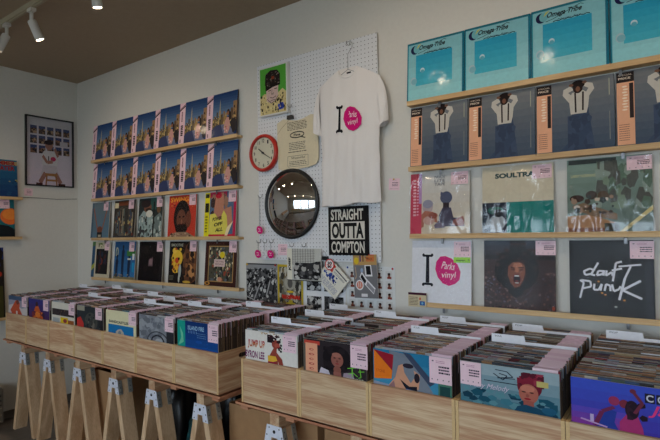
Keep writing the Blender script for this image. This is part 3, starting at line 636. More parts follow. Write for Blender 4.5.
# ------------------------------------------------------------------ pegboard
PX0, PX1, PZ0, PZ1, PY = -2.335, -1.39, 1.318, 2.632, -.022
pg = empty('pegboard', (PX0, 0, PZ0)); tag(pg, 'white perforated pegboard panel fixed to the wall between the racks', 'pegboard')
bevel(MB().box(0, PX1 - PX0, PY, PY + .005, 0, PZ1 - PZ0).obj('perforated_panel', M_peg, pg), .001)
fr_ = MB(); Wp, Hp = PX1 - PX0, PZ1 - PZ0
fr_.box(.01, Wp - .01, PY + .005, 0, .01, .03); fr_.box(.01, Wp - .01, PY + .005, 0, Hp - .03, Hp - .01); fr_.box(.01, .03, PY + .005, 0, .03, Hp - .03); fr_.box(Wp - .03, Wp - .01, PY + .005, 0, .03, Hp - .03)
fr_.obj('batten_frame', M_lampwhite, pg)
def hook(x, z, label):
    mb = MB(); mb.tube([(0, 0, .012), (0, -.004, .012), (0, -.004, -.004), (0, -.02, -.010), (0, -.036, -.006), (0, -.042, .008)], .0022, 6)
    return tag(mb.obj('pegboard_hook', M_wire, None, (x, PY - .0025, z)), label, 'hook', 'steel hooks on the pegboard')

# green portrait
a = Art(.248, .328, .03, (225, 225, 222)); a.rect(.04, .03, .96, .97, (84, 168, 60)); K = (28, 24, 24)
a.poly([(.04, .03), (.04, .38), (.2, .46), (.36, .42), (.5, .32), (.66, .42), (.84, .5), (.96, .42), (.96, .03)], (214, 196, 140)); a.specks(110, .05, .04, .95, .44, [K, (150, 130, 80), (230, 216, 160), (70, 60, 44)], .028, 1, 4)
a.poly([(.28, .3), (.26, .55), (.7, .6), (.68, .36), (.56, .26), (.42, .24)], (212, 184, 176)); a.poly([(.24, .5), (.24, .66), (.76, .70), (.76, .58), (.5, .56)], K)
a.poly([(.22, .62), (.24, .84), (.42, .91), (.66, .89), (.76, .8), (.76, .64)], (34, 28, 28)); a.specks(70, .24, .58, .75, .88, [(90, 80, 74), (150, 136, 124), (60, 30, 24), K], .018, .8, 7); a.rect(.46, .72, .56, .78, (140, 60, 36))
a.line([(.48, .52), (.46, .42), (.54, .42)], .01, K); a.line([(.4, .36), (.5, .34), (.62, .37)], .012, K); a.line([(.34, .5), (.44, .5)], .016, K); a.line([(.56, .52), (.66, .52)], .016, K); a.line([(.3, .34), (.44, .24), (.6, .28), (.7, .38)], .012, K); a.line([(.38, .28), (.5, .3), (.6, .3)], .01, K); a.specks(26, .32, .27, .66, .5, [K, (190, 150, 140)], .009, 1, 5)
a.specks(12, .68, .08, .88, .22, [(40, 60, 150), (60, 80, 180), (30, 40, 110)], .05, .9, 6)
tag(a.mb.obj('portrait_picture', [M_print], None, (-2.289, PY - .0005, 2.271)), 'small white edged picture of a capped person on bright green', 'picture')

# wall clock
ck = empty('wall_clock', (-2.265, PY - .0005, 2.032)); tag(ck, 'round wall clock with red rim and cream dial', 'clock')
MB().lathe([(.112, 0), (.124, .004), (.127, .02), (.122, .034), (.113, .038), (.105, .034), (.103, .022)], 56).obj('rim', M_red, ck)
a = Art(2, 2, .0, box=False, x=-1, z=-1, mat=0); mbd = a.mb; CR = (226, 216, 192)
mbd.lathe([(0, 0), (.106, 0), (.106, .022), (0, .022)], 56, col=CR, smooth=False); a.T = .0222
for h_ in range(1, 13):
    an = radians(90 - 30 * h_); u = .5 + cos(an) * .082 / 2; v = .5 + sin(an) * .082 / 2; wd = .020 / 2 * (1.0 if h_ > 9 else .62); ht = .024 / 2
    a.text(str(h_), u - wd / 2, v - ht / 2, wd, ht, (30, 26, 24), bold=.02)
for k in range(60):
    an = radians(6 * k); a.ell(.5 + cos(an) * .099 / 2, .5 + sin(an) * .099 / 2, .0006, .0006, (60, 50, 44), n=5); a.k -= 1
mbd.obj('dial', M_card, ck)
def hand(name, ang, L, wd, y, back=.015, mt=M_black):
    an = radians(90 - ang); d = Vector((cos(an), 0, sin(an))); n = Vector((-sin(an), 0, cos(an)))
    p = [-d * back + n * wd / 2, -d * back - n * wd / 2, d * L - n * wd / 3, d * L + n * wd / 3]
    MB().prism([(q_.x, q_.z) for q_ in p], y - .0008, y).obj(name, mt, ck)
hand('hour_hand', 307, .052, .009, -.0265); hand('minute_hand', 122, .078, .005, -.029); hand('second_hand', 122, .08, .0015, -.031, .03)
MB().lathe([(0, .034), (.007, .034), (.007, .0232), (0, .0232)], 16, smooth=False).obj('hub', M_black, ck)
MB().lathe([(0, .0385), (.106, .0365)], 40).obj('glass_cover', M_glass, ck)

# convex mirror
cm = empty('convex_mirror', (-2.04, PY - .0005, 1.682)); tag(cm, 'round convex mirror with black rim on the pegboard', 'mirror')
MB().tube([(.216 * cos(2 * pi * k / 64), -.012, .216 * sin(2 * pi * k / 64)) for k in range(64)], .011, 12, closed=True).obj('rim', M_black, cm)
RS = .34; rm = .21; prof = [(rm, .006)]
for k in range(24, -1, -1):
    r_ = rm * k / 24; prof.append((r_, .012 + math.sqrt(RS * RS - r_ * r_) - math.sqrt(RS * RS - rm * rm)))
MB().lathe(prof, 72).obj('mirror_dome', M_mirror, cm)
MB().lathe([(0, 0), (.216, 0), (.216, .012), (0, .012)], 48, smooth=False).obj('backing_plate', M_black, cm)

# black letter sign
a = Art(.272, .288, .022, (24, 24, 25)); Wt = (214, 210, 200); K = (24, 24, 25)
a.text('STRAIGHT', .07, .72, .84, .225, Wt, bold=.03); a.rect(.06, .325, .94, .685, Wt); a.text('OUTTA', .09, .345, .82, .32, K, bold=.045); a.text('COMPTON', .07, .05, .86, .235, Wt, bold=.03)
tag(a.mb.obj('lettered_sign', M_card, None, (-1.738, PY - .0005, 1.358)), 'square black sign with three lines of bold capital letters under the tee', 'sign')

# white tee on a wire hanger
def sheet(mb, fn, nx, nz, col=(230, 226, 220), thick=0):
    vs = [fn(i / nx, j / nz) for j in range(nz + 1) for i in range(nx + 1)]
    mb.add(vs, [(j * (nx + 1) + i, j * (nx + 1) + i + 1, (j + 1) * (nx + 1) + i + 1, (j + 1) * (nx + 1) + i) for j in range(nz) for i in range(nx)], col, 0, True)
tx, ty, tz = -1.572, PY - .03, 1.655     # bottom centre
tee = empty('white_tee_shirt', (tx, ty, tz)); tag(tee, 'white short sleeved tee with magenta logo hanging on the pegboard', 't-shirt')
HT = .80
def neckz(u):      # shoulder line height at u in -1..1 (half width .215)
    s_ = max(0, abs(u) - .28) / .72
    return HT - .085 * s_ ** 1.15
def frontneck(u):
    return neckz(u) - (.052 * math.sqrt(max(0, 1 - (u / .30) ** 2)) if abs(u) < .30 else 0)
def hw(t): return .196 + .022 * min(1, max(0, (t - .45) / .55)) - .004 * sin(t * 9) + (.012 * (1 - t) if t < .4 else 0)
def fold(u, t):
    return .006 * sin(u * 9 + t * 3) * (1 - t * .7) + .004 * sin(u * 21 - t * 5) * (1 - t) + .003 * sin(u * 5 + t * 11)
def tf(a_, t, side):
    u = 2 * a_ - 1; zt = frontneck(u) if side < 0 else neckz(u) + .004 * (abs(u) < .3); z = t * zt + (1 - t) * (.010 * u + .006 * sin(u * 6))
    d = .026 * (1 - abs(u) ** 6) * (1 - .75 * t ** 6) * (1 if side < 0 else .35)
    return (u * hw(t), side * d + (fold(u, t) * (1 - abs(u) ** 4) if side < 0 else 0), z)
mb = MB(); sheet(mb, lambda a_, t: tf(a_, t, -1), 48, 40); sheet(mb, lambda a_, t: tf(1 - a_, t, 1), 48, 40)
def sleeve_fn(sg, side):
    def f(a_, t):     # a_ along the shoulder-to-hem direction, t armpit -> shoulder top
        top0 = Vector((sg * .205, 0, neckz(1) + .008)); top1 = Vector((sg * .272, 0, .405 + .0)); bot0 = Vector((sg * .205, 0, .455)); bot1 = Vector((sg * .196, 0, .41))
        top1 = Vector((sg * .262, 0, .455)); bot1 = Vector((sg * .205, 0, .425))
        p = (top0.lerp(top1, a_)).lerp(bot0.lerp(bot1, a_), 1 - t); p += Vector((sg * .016 * sin(pi * a_) * t, 0, .03 * sin(pi * a_) * t))
        p.y = side * (.022 * sin(pi * min(1, max(0, t))) ** .6 * (.6 + .6 * a_)) + .004 * sin(a_ * 6 + t * 8) * sin(pi * t)
        return p
    return f
for sg in (-1, 1):
    for side in (-1, 1): sheet(mb, sleeve_fn(sg, side), 12, 14)
o = mb.obj('shirt_body', M_tee, tee)
MB().tube([(u / 10 * .30 * .218, -(.006 + .004 * (1 - abs(u) / 10)), frontneck(u / 10 * .30) - .004) for u in range(-10, 11)], .0065, 8).obj('collar', M_tee, tee)
# print on the chest: follows the cloth
def tee_print():
    a = Art(.436, HT, 0, box=False, x=-.218, z=0); K = (24, 24, 30)
    a.poly([(.375, .54), (.41, .54), (.405, .705), (.38, .705)], K)
    for v in (.54, .712):
        a.rect(.355, v - .009, .43, v + .009, K)
        for du in (-.036, .036): a.ell(.392 + du, v + (.006 if v > .6 else -.006), .014, .011, K, n=10)
    i_blob(a, .60, .615, .295, .62)
    # subdivide is unnecessary: lift every vertex onto the cloth front
    vs = []
    for x, y, z in a.mb.v:
        u = max(-1, min(1, x / .21)); t = min(1, max(0, z / frontneck(u))); p = tf((u + 1) / 2, t, -1); vs.append((x, p[1] - .003 + y * 14, z))
    a.mb.v = vs; o = a.mb.obj('chest_print', M_card, tee); o['label'] = 'black letter I beside magenta pebble with white handwriting'
tee_print()
a = Art(.03, .016, .0006, (30, 30, 36)); a.mb.obj('neck_tag', M_card, tee, (-.012, .004, HT - .03))
hg = MB(); zz = 1.655 + HT
hp = [(-.19, 0, -.088), (0, 0, -.006), (.19, 0, -.088)]
hg.tube([(-.19, 0, -.075), (-.1, 0, -.035), (-.012, 0, .006), (0, 0, .012), (.012, 0, .006), (.1, 0, -.035), (.19, 0, -.075), (.195, 0, -.085), (.18, 0, -.09), (0, 0, -.088), (-.18, 0, -.09), (-.195, 0, -.085)], .0017, 6, closed=True)
hg.tube([(0, 0, .012), (0, 0, .10), (.012, 0, .118), (.03, 0, .133), (.033, 0, .158), (.018, 0, .175), (-.002, 0, .175), (-.014, 0, .158)], .0017, 6)
tag(hg.obj('wire_hanger', M_wire, None, (tx, ty, zz - .018)), 'thin wire clothes hanger holding the white tee', 'hanger')
hook(tx, 2.603, 'small steel pegboard hook carrying the wire hanger')

# cream cotton cloth (tee) with printed text, on a clip
a = Art(.335, .335, .004, box=False, x=0, z=0); K = (70, 62, 60)
out_ = [(.02, .04), (.12, .01), (.4, .0), (.75, .02), (.94, .06), (1, .14), (1, .96), (.84, 1), (.66, .95), (.5, .93), (.34, .96), (.16, 1), (0, .94), (.0, .5)]
a.mb.prism([(p[0] * .335, p[1] * .335) for p in out_], 0, -.004, (222, 210, 180))
a.line([(0, .72), (.1, .82), (.3, .96)], .012, (178, 160, 128)); a.line([(.04, .6), (.04, .04)], .008, (200, 186, 152))
a.lines(6, .26, .76, .74, .93, K, 3, .4)
for k in range(20):
    an = 2 * pi * k / 20; an2 = 2 * pi * (k + 1) / 20; a.line([(.5 + .17 * cos(an), .66 + .055 * sin(an)), (.5 + .17 * cos(an2), .66 + .055 * sin(an2))], .02, (50, 44, 44))
a.text('Fine', .42, .635, .16, .05, (50, 44, 44), bold=.03); a.line([(.58, .62), (.7, .58)], .02, (50, 44, 44)); a.lines(5, .3, .38, .7, .54, K, 5, .35); a.lines(1, .28, .33, .74, .36, K, 6, .5)
a.line([(.26, .06), (.26, .26), (.76, .26), (.76, .06), (.26, .06)], .006, K); a.text('Waterful', .34, .2, .34, .045, (50, 44, 44), shear=.3); a.lines(3, .3, .09, .72, .18, K, 8, .35)
tag(a.mb.obj('cream_printed_cloth', [M_card], None, (-2.145, PY - .012, 1.898)), 'cream cotton cloth with small dark print clipped beside the tee', 'cloth')
bc = empty('binder_clip', (-2.03, PY - .017, 2.225)); tag(bc, 'black binder clip holding the cream cloth', 'clip')
MB().prism([(-.022, 0), (.022, 0), (.018, .024), (-.018, .024)], -.012, .012).obj('clip_body', M_black, bc)
MB().tube([(-.012, -.008, .02), (-.013, -.012, .05), (0, -.013, .064), (.013, -.012, .05), (.012, -.008, .02)], .0012, 6).obj('clip_handle', M_wire, bc)
hook(-2.03, 2.31, 'steel pegboard hook above the black binder clip')

# key rings
def charm(x, z, hz, col, label, chain=True):
    e = empty('key_charm', (x, PY - .03, z)); tag(e, label, 'key ring', 'key rings hanging on pegboard hooks')
    a = Art(1, 1, .0, box=False, x=-.5, z=-.5); r_ = .026
    a.mb.prism([(p[0] * r_ * 2.1, p[1] * r_ * 2.1) for p in BLOB], 0, -.004, col); a.T = .004
    c2 = (250, 225, 235) if col == MAG else (150, 150, 155)
    a.line([(.488, .506), (.494, .512), (.5, .504), (.51, .508)], .003, c2); a.line([(.488, .494), (.495, .490), (.503, .496), (.512, .49)], .003, c2)
    a.mb.obj('charm_disc', M_card, e)
    c = MB(); n = max(2, int((hz - z - .028) / .009))
    for k in range(n):
        zc = .028 + (hz - z - .028) * k / max(1, n - 1); ax = (k % 2)
        c.tube([((.0045 * cos(q_) if ax else 0), (0 if ax else .0045 * cos(q_)), zc + .006 * sin(q_)) for q_ in [2 * pi * j / 8 for j in range(8)]], .0011, 5, closed=True)
    c.obj('chain', M_wire, e)
charm(-2.300, 1.517, 1.735, MAG, 'magenta pebble key charm on the long chain left of the mirror')
charm(-2.318, 1.357, 1.43, MAG, 'magenta key charm, lower left one at the pegboard corner')
charm(-2.262, 1.357, 1.43, (226, 226, 228), 'white key charm between the two low magenta ones')
charm(-2.205, 1.357, 1.43, MAG, 'magenta key charm, low right one beside the pink note')
for x, z, lb in ((-2.300, 1.745, 'steel hook carrying the long key chain'), (-2.318, 1.44, 'steel hook above the lower left magenta charm'), (-2.262, 1.44, 'steel hook above the white charm'), (-2.205, 1.44, 'steel hook above the lower right magenta charm'), (-2.03, 1.415, 'left of two steel hooks above the grid patterned magazine'), (-1.93, 1.415, 'right of two steel hooks above the grid patterned magazine')):
    hook(x, z, lb)

def note(x, z, y, wd, ht, label, rot=0, parent=None, pin=None, base_rot=(0, 0, 0)):
    a = Art(wd, ht, .0008, PINK); a.lines(3, .3, .35, .85, .75, (90, 50, 70), 3, .4); a.lines(1, .12, .1, .9, .16, (120, 70, 90), 2, .4); a.lines(1, .3, .84, .7, .9, (120, 70, 90), 2, .4)
    o = tag(a.mb.obj('pink_note', M_label, None, (x, y, z), base_rot), label, 'note')
    if pin:
        p = MB().lathe([(0, .004), (.004, .003), (.005, 0)], 12).obj('push_pin', simple('yellow_pin', (200, 150, 30), .4), o, (wd * .45, -.0008, ht * .93))
    return o
note(-2.165, 1.350, PY - .001, .08, .072, 'pink price note on the pegboard below the round mirror')
note(-1.345, 1.727, -.001, .068, .066, 'pink note pinned to bare wall right of the pegboard', pin=True, base_rot=(0, .06, 0))

# ---- papers on the wall below the pegboard
GR = [(30, 30, 32), (60, 60, 62), (96, 96, 98), (140, 140, 140), (196, 196, 194), (20, 20, 22)]
def paper(name, x, z, w_, h_, paint, label, cat='poster', y=-.002, rot=(0, 0, 0), base=(226, 226, 226), mats=None, T_=.0008):
    a = Art(w_, h_, T_, base); paint(a); return tag(a.mb.obj(name, mats or [M_card, M_photo], None, (x, y, z), rot), label, cat)
def pp(a):
    a.rect(0, 0, 1, 1, (70, 70, 72)); a.specks(220, 0, 0, 1, .85, GR, .05, 1, 3); a.rect(0, .86, 1, .97, (150, 150, 152)); a.specks(30, 0, .82, 1, .9, GR, .03, 1, 5)
    for k in range(5): a.line([(.05 + .2 * k, .1 + .05 * k), (.3 + .16 * k, .5 + .04 * k)], .03, (170, 170, 170) if k % 2 else (24, 24, 26))
    a.line([(0, .22), (.6, .05)], .03, (180, 180, 182)); a.ell(.95, .97, .03, .025, (170, 30, 30), n=10); a.ell(.03, .97, .03, .025, (200, 160, 40), n=10)
paper('crowd_photo_print', -2.482, .995, .287, .295, pp, 'black and white print of a crowd, leftmost below the pegboard')
def pp(a):
    a.rect(0, 0, 1, 1, (196, 170, 50)); a.rect(.07, .04, .93, .95, (110, 106, 92)); a.specks(110, .07, .04, .93, .95, [(60, 58, 54), (150, 146, 130), (190, 186, 170), (40, 38, 36), (120, 104, 70)], .07, 1.2, 6)
    a.ell(.5, .62, .22, .16, (170, 166, 152)); a.ell(.5, .6, .1, .1, (100, 96, 90)); a.specks(24, .2, .26, .9, .36, [(196, 50, 40), (180, 40, 34)], .05, .8, 7); a.text('MELLOW', .18, .27, .7, .08, (200, 50, 36), bold=.04); a.ell(.5, .42, .14, .025, (210, 180, 50)); a.ell(.52, .16, .2, .04, (200, 180, 60)); a.ell(.52, .22, .08, .03, (190, 170, 60))
paper('yellow_framed_poster', -2.192, .985, .216, .303, pp, 'yellow framed poster with red lettering beside the crowd print')
def pp(a):
    a.rect(0, 0, 1, 1, (228, 230, 234)); 
    for (u0, v0, u1, v1, sd) in ((.07, .04, .43, .42, 3), (.50, .04, .95, .44, 5), (.5, .55, .95, .95, 7), (.07, .55, .43, .95, 9)):
        a.rect(u0, v0, u1, v1, (60, 60, 62)); a.specks(40, u0, v0, u1, v1, GR, .06, 1, sd)
paper('photo_sheet', -1.968, .985, .318, .265, pp, 'white sheet with black and white photographs left of the portrait sheet')
def pp(a):
    a.rect(0, 0, 1, 1, (222, 224, 224)); r = random.Random(4)
    for j in range(5):
        for i in range(5):
            u = .06 + i * .19; v = .03 + j * .185; a.rect(u, v, u + .13, v + .15, (212, 212, 210)); a.rect(u + .035, v + .01, u + .115, v + .05, (130 + r.randint(-40, 20), 60, 48)); a.ell(u + .07, v + .075, .026, .032, (120, 76, 60), n=10); a.ell(u + .07, v + .098, .03, .02, (44, 32, 30), n=10)
    for k in range(5): a.ell(.56 + .045 * k, .93, .012, .01, (60, 60, 60), n=6); a.ell(.56 + .045 * k, .97, .012, .01, (60, 60, 60), n=6)
    a.ell(.96, .965, .02, .02, (180, 30, 40), n=10); a.lines(1, .1, .95, .4, .96, (120, 120, 120), 2); a.ell(.04, .965, .02, .02, (30, 60, 140), n=10)
paper('portrait_sheet', -1.643, .985, .328, .31, pp, 'white sheet with rows of tiny portraits behind the grey sticker pack')
def pp(a):
    a.rect(0, 0, 1, 1, (196, 196, 190)); a.rect(0, 0, .15, 1, (226, 222, 206)); a.text('JOSEF', .125, .3, .42, .085, (28, 26, 26), rot=pi / 2, bold=.06)
    for k in range(9): a.rect(.17 + k * .075, .5, .18 + k * .075, 1, (80, 80, 78)); a.k -= 1
    for k in range(10): a.rect(.16, .5 + k * .05, .82, .508 + k * .05, (80, 80, 78))
    a.poly([(.2, .06), (.2, .42), (.34, .56), (.7, .56), (.98, .62), (1, .3), (.9, .04)], (52, 52, 54)); a.specks(60, .22, .05, .98, .55, GR, .06, 1, 4)
    for u, v, r_ in ((.28, .42, .07), (.5, .38, .07), (.86, .46, .08)): a.ell(u, v, r_, r_ * 1.3, (170, 168, 164)); a.ell(u + .02, v + .1, r_ * .9, .05, (40, 40, 42))
    a.rect(0, 0, 1, .025, (60, 60, 58))
paper('grid_magazine', -2.075, 1.192, .275, .203, pp, 'white magazine with grey grid and people photo hung at pegboard bottom', 'magazine', y=PY - .014, T_=.004)
# tilted leaflet on a clip
def pp(a):
    a.rect(0, 0, 1, 1, (226, 224, 212)); a.rect(0, .6, .35, .95, (214, 90, 70)); a.specks(18, .02, .62, .35, .94, [(226, 224, 212), (200, 60, 40)], .05, .6, 3); a.specks(40, .06, .38, .7, .66, [(40, 70, 150), (226, 224, 212), (30, 50, 120)], .06, 1, 5)
    a.lines(5, .1, .1, .9, .34, (60, 80, 150), 6, .3); a.lines(2, .4, .72, .9, .8, (70, 70, 90), 7, .4); a.rect(.38, .84, .95, .88, (60, 60, 80))
paper('tilted_leaflet', -1.845, 1.215, .185, .165, pp, 'cream leaflet with red and blue print hanging tilted in front of the photos', 'leaflet', y=PY - .012, rot=(0, radians(42), 0), T_=.0015)
st = Art(1, 1, 0, box=False, x=-.5, z=-.5); oc = [(.036 * cos(radians(22.5 + 45 * k)), .036 * sin(radians(22.5 + 45 * k))) for k in range(8)]
st.mb.prism(oc, 0, -.002, (206, 44, 40)); st.T = .002; st.poly([(.5 + x * .82, .5 + z * .82) for x, z in oc], (236, 226, 224)); st.text('30', .484, .500, .034, .018, (30, 26, 28), bold=.05); st.text('80', .484, .480, .03, .016, (30, 26, 28), bold=.05); st.line([(.476, .498), (.524, .498)], .003, (206, 44, 40))
tag(st.mb.obj('octagon_sticker', M_card, None, (-1.735, PY - .0205, 1.30)), 'red edged octagonal sticker on top of the tilted leaflet', 'sticker')
bc2 = empty('binder_clip', (-1.775, PY - .011, 1.325)); tag(bc2, 'black binder clip above the red octagonal sticker', 'clip')
MB().prism([(-.022, 0), (.022, 0), (.018, .024), (-.018, .024)], -.010, .010).obj('clip_body', M_black, bc2)
MB().tube([(-.012, -.008, .02), (-.013, -.012, .045), (0, -.013, .056), (.013, -.012, .045), (.012, -.008, .02)], .0012, 6).obj('clip_handle', M_wire, bc2)
# sticker pack
def pp(a):
    a.rect(0, .76, 1, 1, (186, 150, 96)); a.ell(.14, .86, .1, .08, (220, 190, 50)); a.rect(.28, .84, .34, .98, (90, 60, 120)); a.rect(.4, .84, .46, .98, (130, 80, 60)); a.rect(.55, .84, .9, .96, (206, 120, 70)); a.text('PACK', .6, .87, .24, .05, (90, 60, 40)); a.rect(.5, .98, .9, 1, (210, 60, 40))
    a.rect(0, 0, 1, .76, (120, 120, 124)); K = (24, 24, 28); Wt = (226, 226, 230)
    a.poly([(.5, .5), (.48, .76), (.76, .76), (.8, .5)], Wt); a.poly([(.55, .54), (.53, .74), (.72, .74), (.75, .54)], K)
    a.line([(.3, .55), (.5, .38), (.86, .16)], .16, Wt); a.line([(.32, .52), (.5, .36)], .1, K); a.line([(.55, .34), (.84, .16)], .1, (150, 150, 156)); a.ell(.24, .3, .17, .12, Wt); a.ell(.24, .3, .13, .09, (206, 130, 110)); a.line([(.2, .25), (.2, .36)], .02, Wt); a.line([(.28, .25), (.28, .36)], .02, Wt)
    a.line([(.08, .72), (.12, .5), (.06, .44)], .03, (190, 160, 130)); a.rect(.3, .03, .56, .1, Wt); a.ell(.36, .64, .06, .05, (150, 170, 200))
paper('sticker_pack', -1.562, 1.112, .158, .248, pp, 'grey sticker pack with kraft card top hanging below the black sign', 'sticker pack', y=PY - .012, rot=(0, radians(-2), 0), T_=.004)
hook(-1.47, 1.352, 'steel hook carrying the grey sticker pack')

# ------------------------------------------------------------------ left wall
LWX = ROOM_X0
def on_left(o, y, z, off=.001, tilt=0):     # art local x runs towards the corner (+y), front faces +x
    o.rotation_euler = Matrix.Rotation(pi / 2, 3, 'Z').to_euler(); o.location = (LWX + off, y, z)
    if tilt: o.rotation_euler = (Matrix.Rotation(pi / 2, 3, 'Z') @ Matrix.Rotation(tilt, 3, 'X')).to_euler()
    return o
fp = empty('framed_poster'); tag(fp, 'framed poster of a person in a white tee, black frame, near the corner', 'framed poster'); on_left(fp, -.475, 1.962, .0)
w_, h_ = .43, .64
mb = MB()
for bx in ((0, w_, 0, .012), (0, w_, h_ - .012, h_), (0, .012, .012, h_ - .012), (w_ - .012, w_, .012, h_ - .012)): mb.box(bx[0], bx[1], -.02, 0, bx[2], bx[3])
mb.obj('frame', M_black, fp)
a = Art(w_ - .024, h_ - .024, .004, (226, 212, 218), x=.012, z=.012); a.grad(0, 0, 1, 1, (232, 208, 220), (214, 202, 206), 8); r = random.Random(5)
for j in range(3):
    for i in range(5):
        u = .08 + .18 * i; v = .76 - j * .145; a.rect(u, v, u + .14, v + .12, (92, 66, 60)); a.rect(u, v + .07, u + .14, v + .12, (74, 80, 120)); a.specks(8, u, v, u + .14, v + .08, [(150, 104, 80), (60, 46, 44), (190, 150, 120)], .03, .7, i + 9 * j)
a.rect(.72, .6, .9, .68, (206, 190, 196)); SK = (176, 120, 106)
a.poly([(.34, .28), (.3, .44), (.38, .52), (.62, .52), (.7, .44), (.66, .28)], (226, 214, 214)); a.poly([(.3, .16), (.36, .3), (.64, .3), (.7, .16)], (214, 196, 204)); a.rect(.46, .36, .48, .44, (40, 34, 40)); a.ell(.57, .4, .06, .035, (206, 60, 100))
a.ell(.48, .60, .085, .065, SK); a.ell(.47, .645, .10, .035, (60, 44, 44)); a.line([(.34, .44), (.44, .34), (.56, .36)], .05, SK); a.line([(.68, .44), (.6, .56)], .05, SK)
a.line([(.40, .18), (.28, .03)], .08, SK); a.line([(.62, .18), (.74, .03)], .08, SK); a.rect(.4, .14, .66, .18, (190, 130, 80)); a.rect(.42, .06, .64, .09, (190, 130, 80)); a.line([(.43, .14), (.41, 0)], .03, (170, 110, 66)); a.line([(.63, .14), (.65, 0)], .03, (170, 110, 66)); a.rect(.2, 0, .34, .03, (90, 50, 44)); a.rect(.68, 0, .84, .03, (90, 50, 44))
a.mb.obj('poster_print', M_card, fp)
MB().box(.012, w_ - .012, -.0145, -.0135, .012, h_ - .012).obj('glass_front', M_glass, fp)
on_left(note(0, 0, 0, .07, .066, 'pink note on the left wall below the framed poster'), -.48, 1.868)
def left_ledge(z, y1, label, y0=-1.5):
    e = empty('display_ledge', (LWX, 0, z)); tag(e, label, 'shelf', 'pine ledges on the left wall'); mb = MB(); mb.box(0, .062, y0, y1, -LT, LT - .004); mb.box(.055, .062, y0, y1, LT - .004, LT + .003); bevel(mb.obj('ledge_board', M_ledge_y, e), .0015)
left_ledge(1.835, -.515, 'upper pine ledge on the left wall at the picture edge'); left_ledge(1.488, -.52, 'lower pine ledge on the left wall under the orange sun cover')
left_ledge(.80, -.63, 'low pine ledge on the left wall under the tall dark poster')
def left_cover(name, paint, y, z, label, wd=.318, hh=S, tagp=None):
    a = Art(wd, hh, T, (90, 90, 100)); paint(a); o = a.mb.obj(name, [M_print, M_photo]); tag(o, label, 'record'); on_left(o, y - wd, z, .042, TILT)
    if tagp: price_label(o, wd * tagp[0], hh * tagp[1], -T - a.k * Art.STEP - .0008)
    return o
def p(a):
    a.grad(0, 0, 1, 1, (30, 62, 110), (40, 110, 140), 6); a.rect(.6, .86, 1, .96, (170, 150, 100)); a.text('SUMMER', .36, .85, .6, .12, (150, 36, 40), bold=.04); a.text('WATER', .42, .71, .52, .12, (150, 36, 40), bold=.04); a.specks(14, .4, .36, 1, .48, [(190, 170, 90), (60, 110, 130), (24, 50, 80)], .03, .6, 4); a.specks(14, .3, .05, 1, .4, [(26, 54, 96), (36, 80, 120)], .08, .4, 3)
left_cover('blue_lettered_record', p, -.548, 1.835 + LT, 'blue record cover with dark red letters on the upper left wall ledge')
def p(a):
    a.rect(0, 0, 1, 1, (36, 110, 120)); a.ell(.9, .55, .25, .22, (226, 110, 50)); a.ell(.9, .6, .2, .14, (236, 140, 60)); a.poly([(.3, 0), (.3, .2), (.6, .34), (.85, .3), (1, .2), (1, 0)], (26, 34, 40)); a.poly([(.4, .3), (.6, .4), (.7, .34)], (60, 130, 110))
left_cover('orange_sun_record', p, -.572, 1.488 + LT, 'teal record cover with an orange sun on the lower left wall ledge', tagp=(.64, .76))
def p(a):
    a.rect(0, 0, 1, 1, (40, 34, 30)); a.specks(10, .5, .45, 1, 1, [(170, 50, 40), (40, 60, 120), (30, 26, 30)], .16, .8, 3); a.rect(.3, .0, .97, .45, (70, 66, 34)); a.ell(.9, .62, .06, .04, (190, 60, 44))
left_cover('tall_dark_poster', p, -.648, .80 + LT, 'tall dark poster with red and olive shapes at the left picture edge', .4, .60)['category'] = 'poster'
cd = MB().tube([(LWX + .003, -.512, 1.852), (LWX + .003, -.35, 1.851), (LWX + .003, -.2, 1.846), (LWX + .003, -.01, 1.857)], .0022, 6)
tag(cd.obj('thin_cord', M_cord), 'thin dark cord running along the left wall to the corner', 'cord')

# ------------------------------------------------------------------ crates
P = .35; ZB, ZT = .707, .909; CW = P - .002; CD = .372; TH = .0115
def panel_hole(w_, h_, th, slot):      # panel in x (0..w), z (0..h) with a stadium slot
    cu = bpy.data.curves.new('c', 'CURVE'); cu.dimensions = '2D'; cu.fill_mode = 'BOTH'; cu.extrude = th / 2
    def sp(pts):
        s_ = cu.splines.new('POLY'); s_.points.add(len(pts) - 1); s_.use_cyclic_u = True
        for i_, q_ in enumerate(pts): s_.points[i_].co = (q_[0], q_[1], 0, 1)
    sp([(0, 0), (w_, 0), (w_, h_), (0, h_)]); cx, cz, L, r_ = slot
    sp([(cx + L / 2 + r_ * sin(a_), cz + r_ * cos(a_)) for a_ in [pi * k / 8 for k in range(9)]] + [(cx - L / 2 - r_ * sin(a_), cz - r_ * cos(a_)) for a_ in [pi * k / 8 for k in range(9)]])
    ob = bpy.data.objects.new('c', cu); COL.objects.link(ob); dg = bpy.context.evaluated_depsgraph_get(); dg.update()
    me = bpy.data.meshes.new_from_object(ob.evaluated_get(dg)); COL.objects.unlink(ob); bpy.data.objects.remove(ob)
    mb = MB(); mb.add([(v.co.z, v.co.x, v.co.y) for v in me.vertices], [tuple(p_.vertices) for p_ in me.polygons])
    mb.m = [1 if (all(mb.v[i_][1] < 1e-4 for i_ in f_) or all(mb.v[i_][2] > h_ - 1e-4 for i_ in f_)) else 0 for f_ in mb.f]; return mb
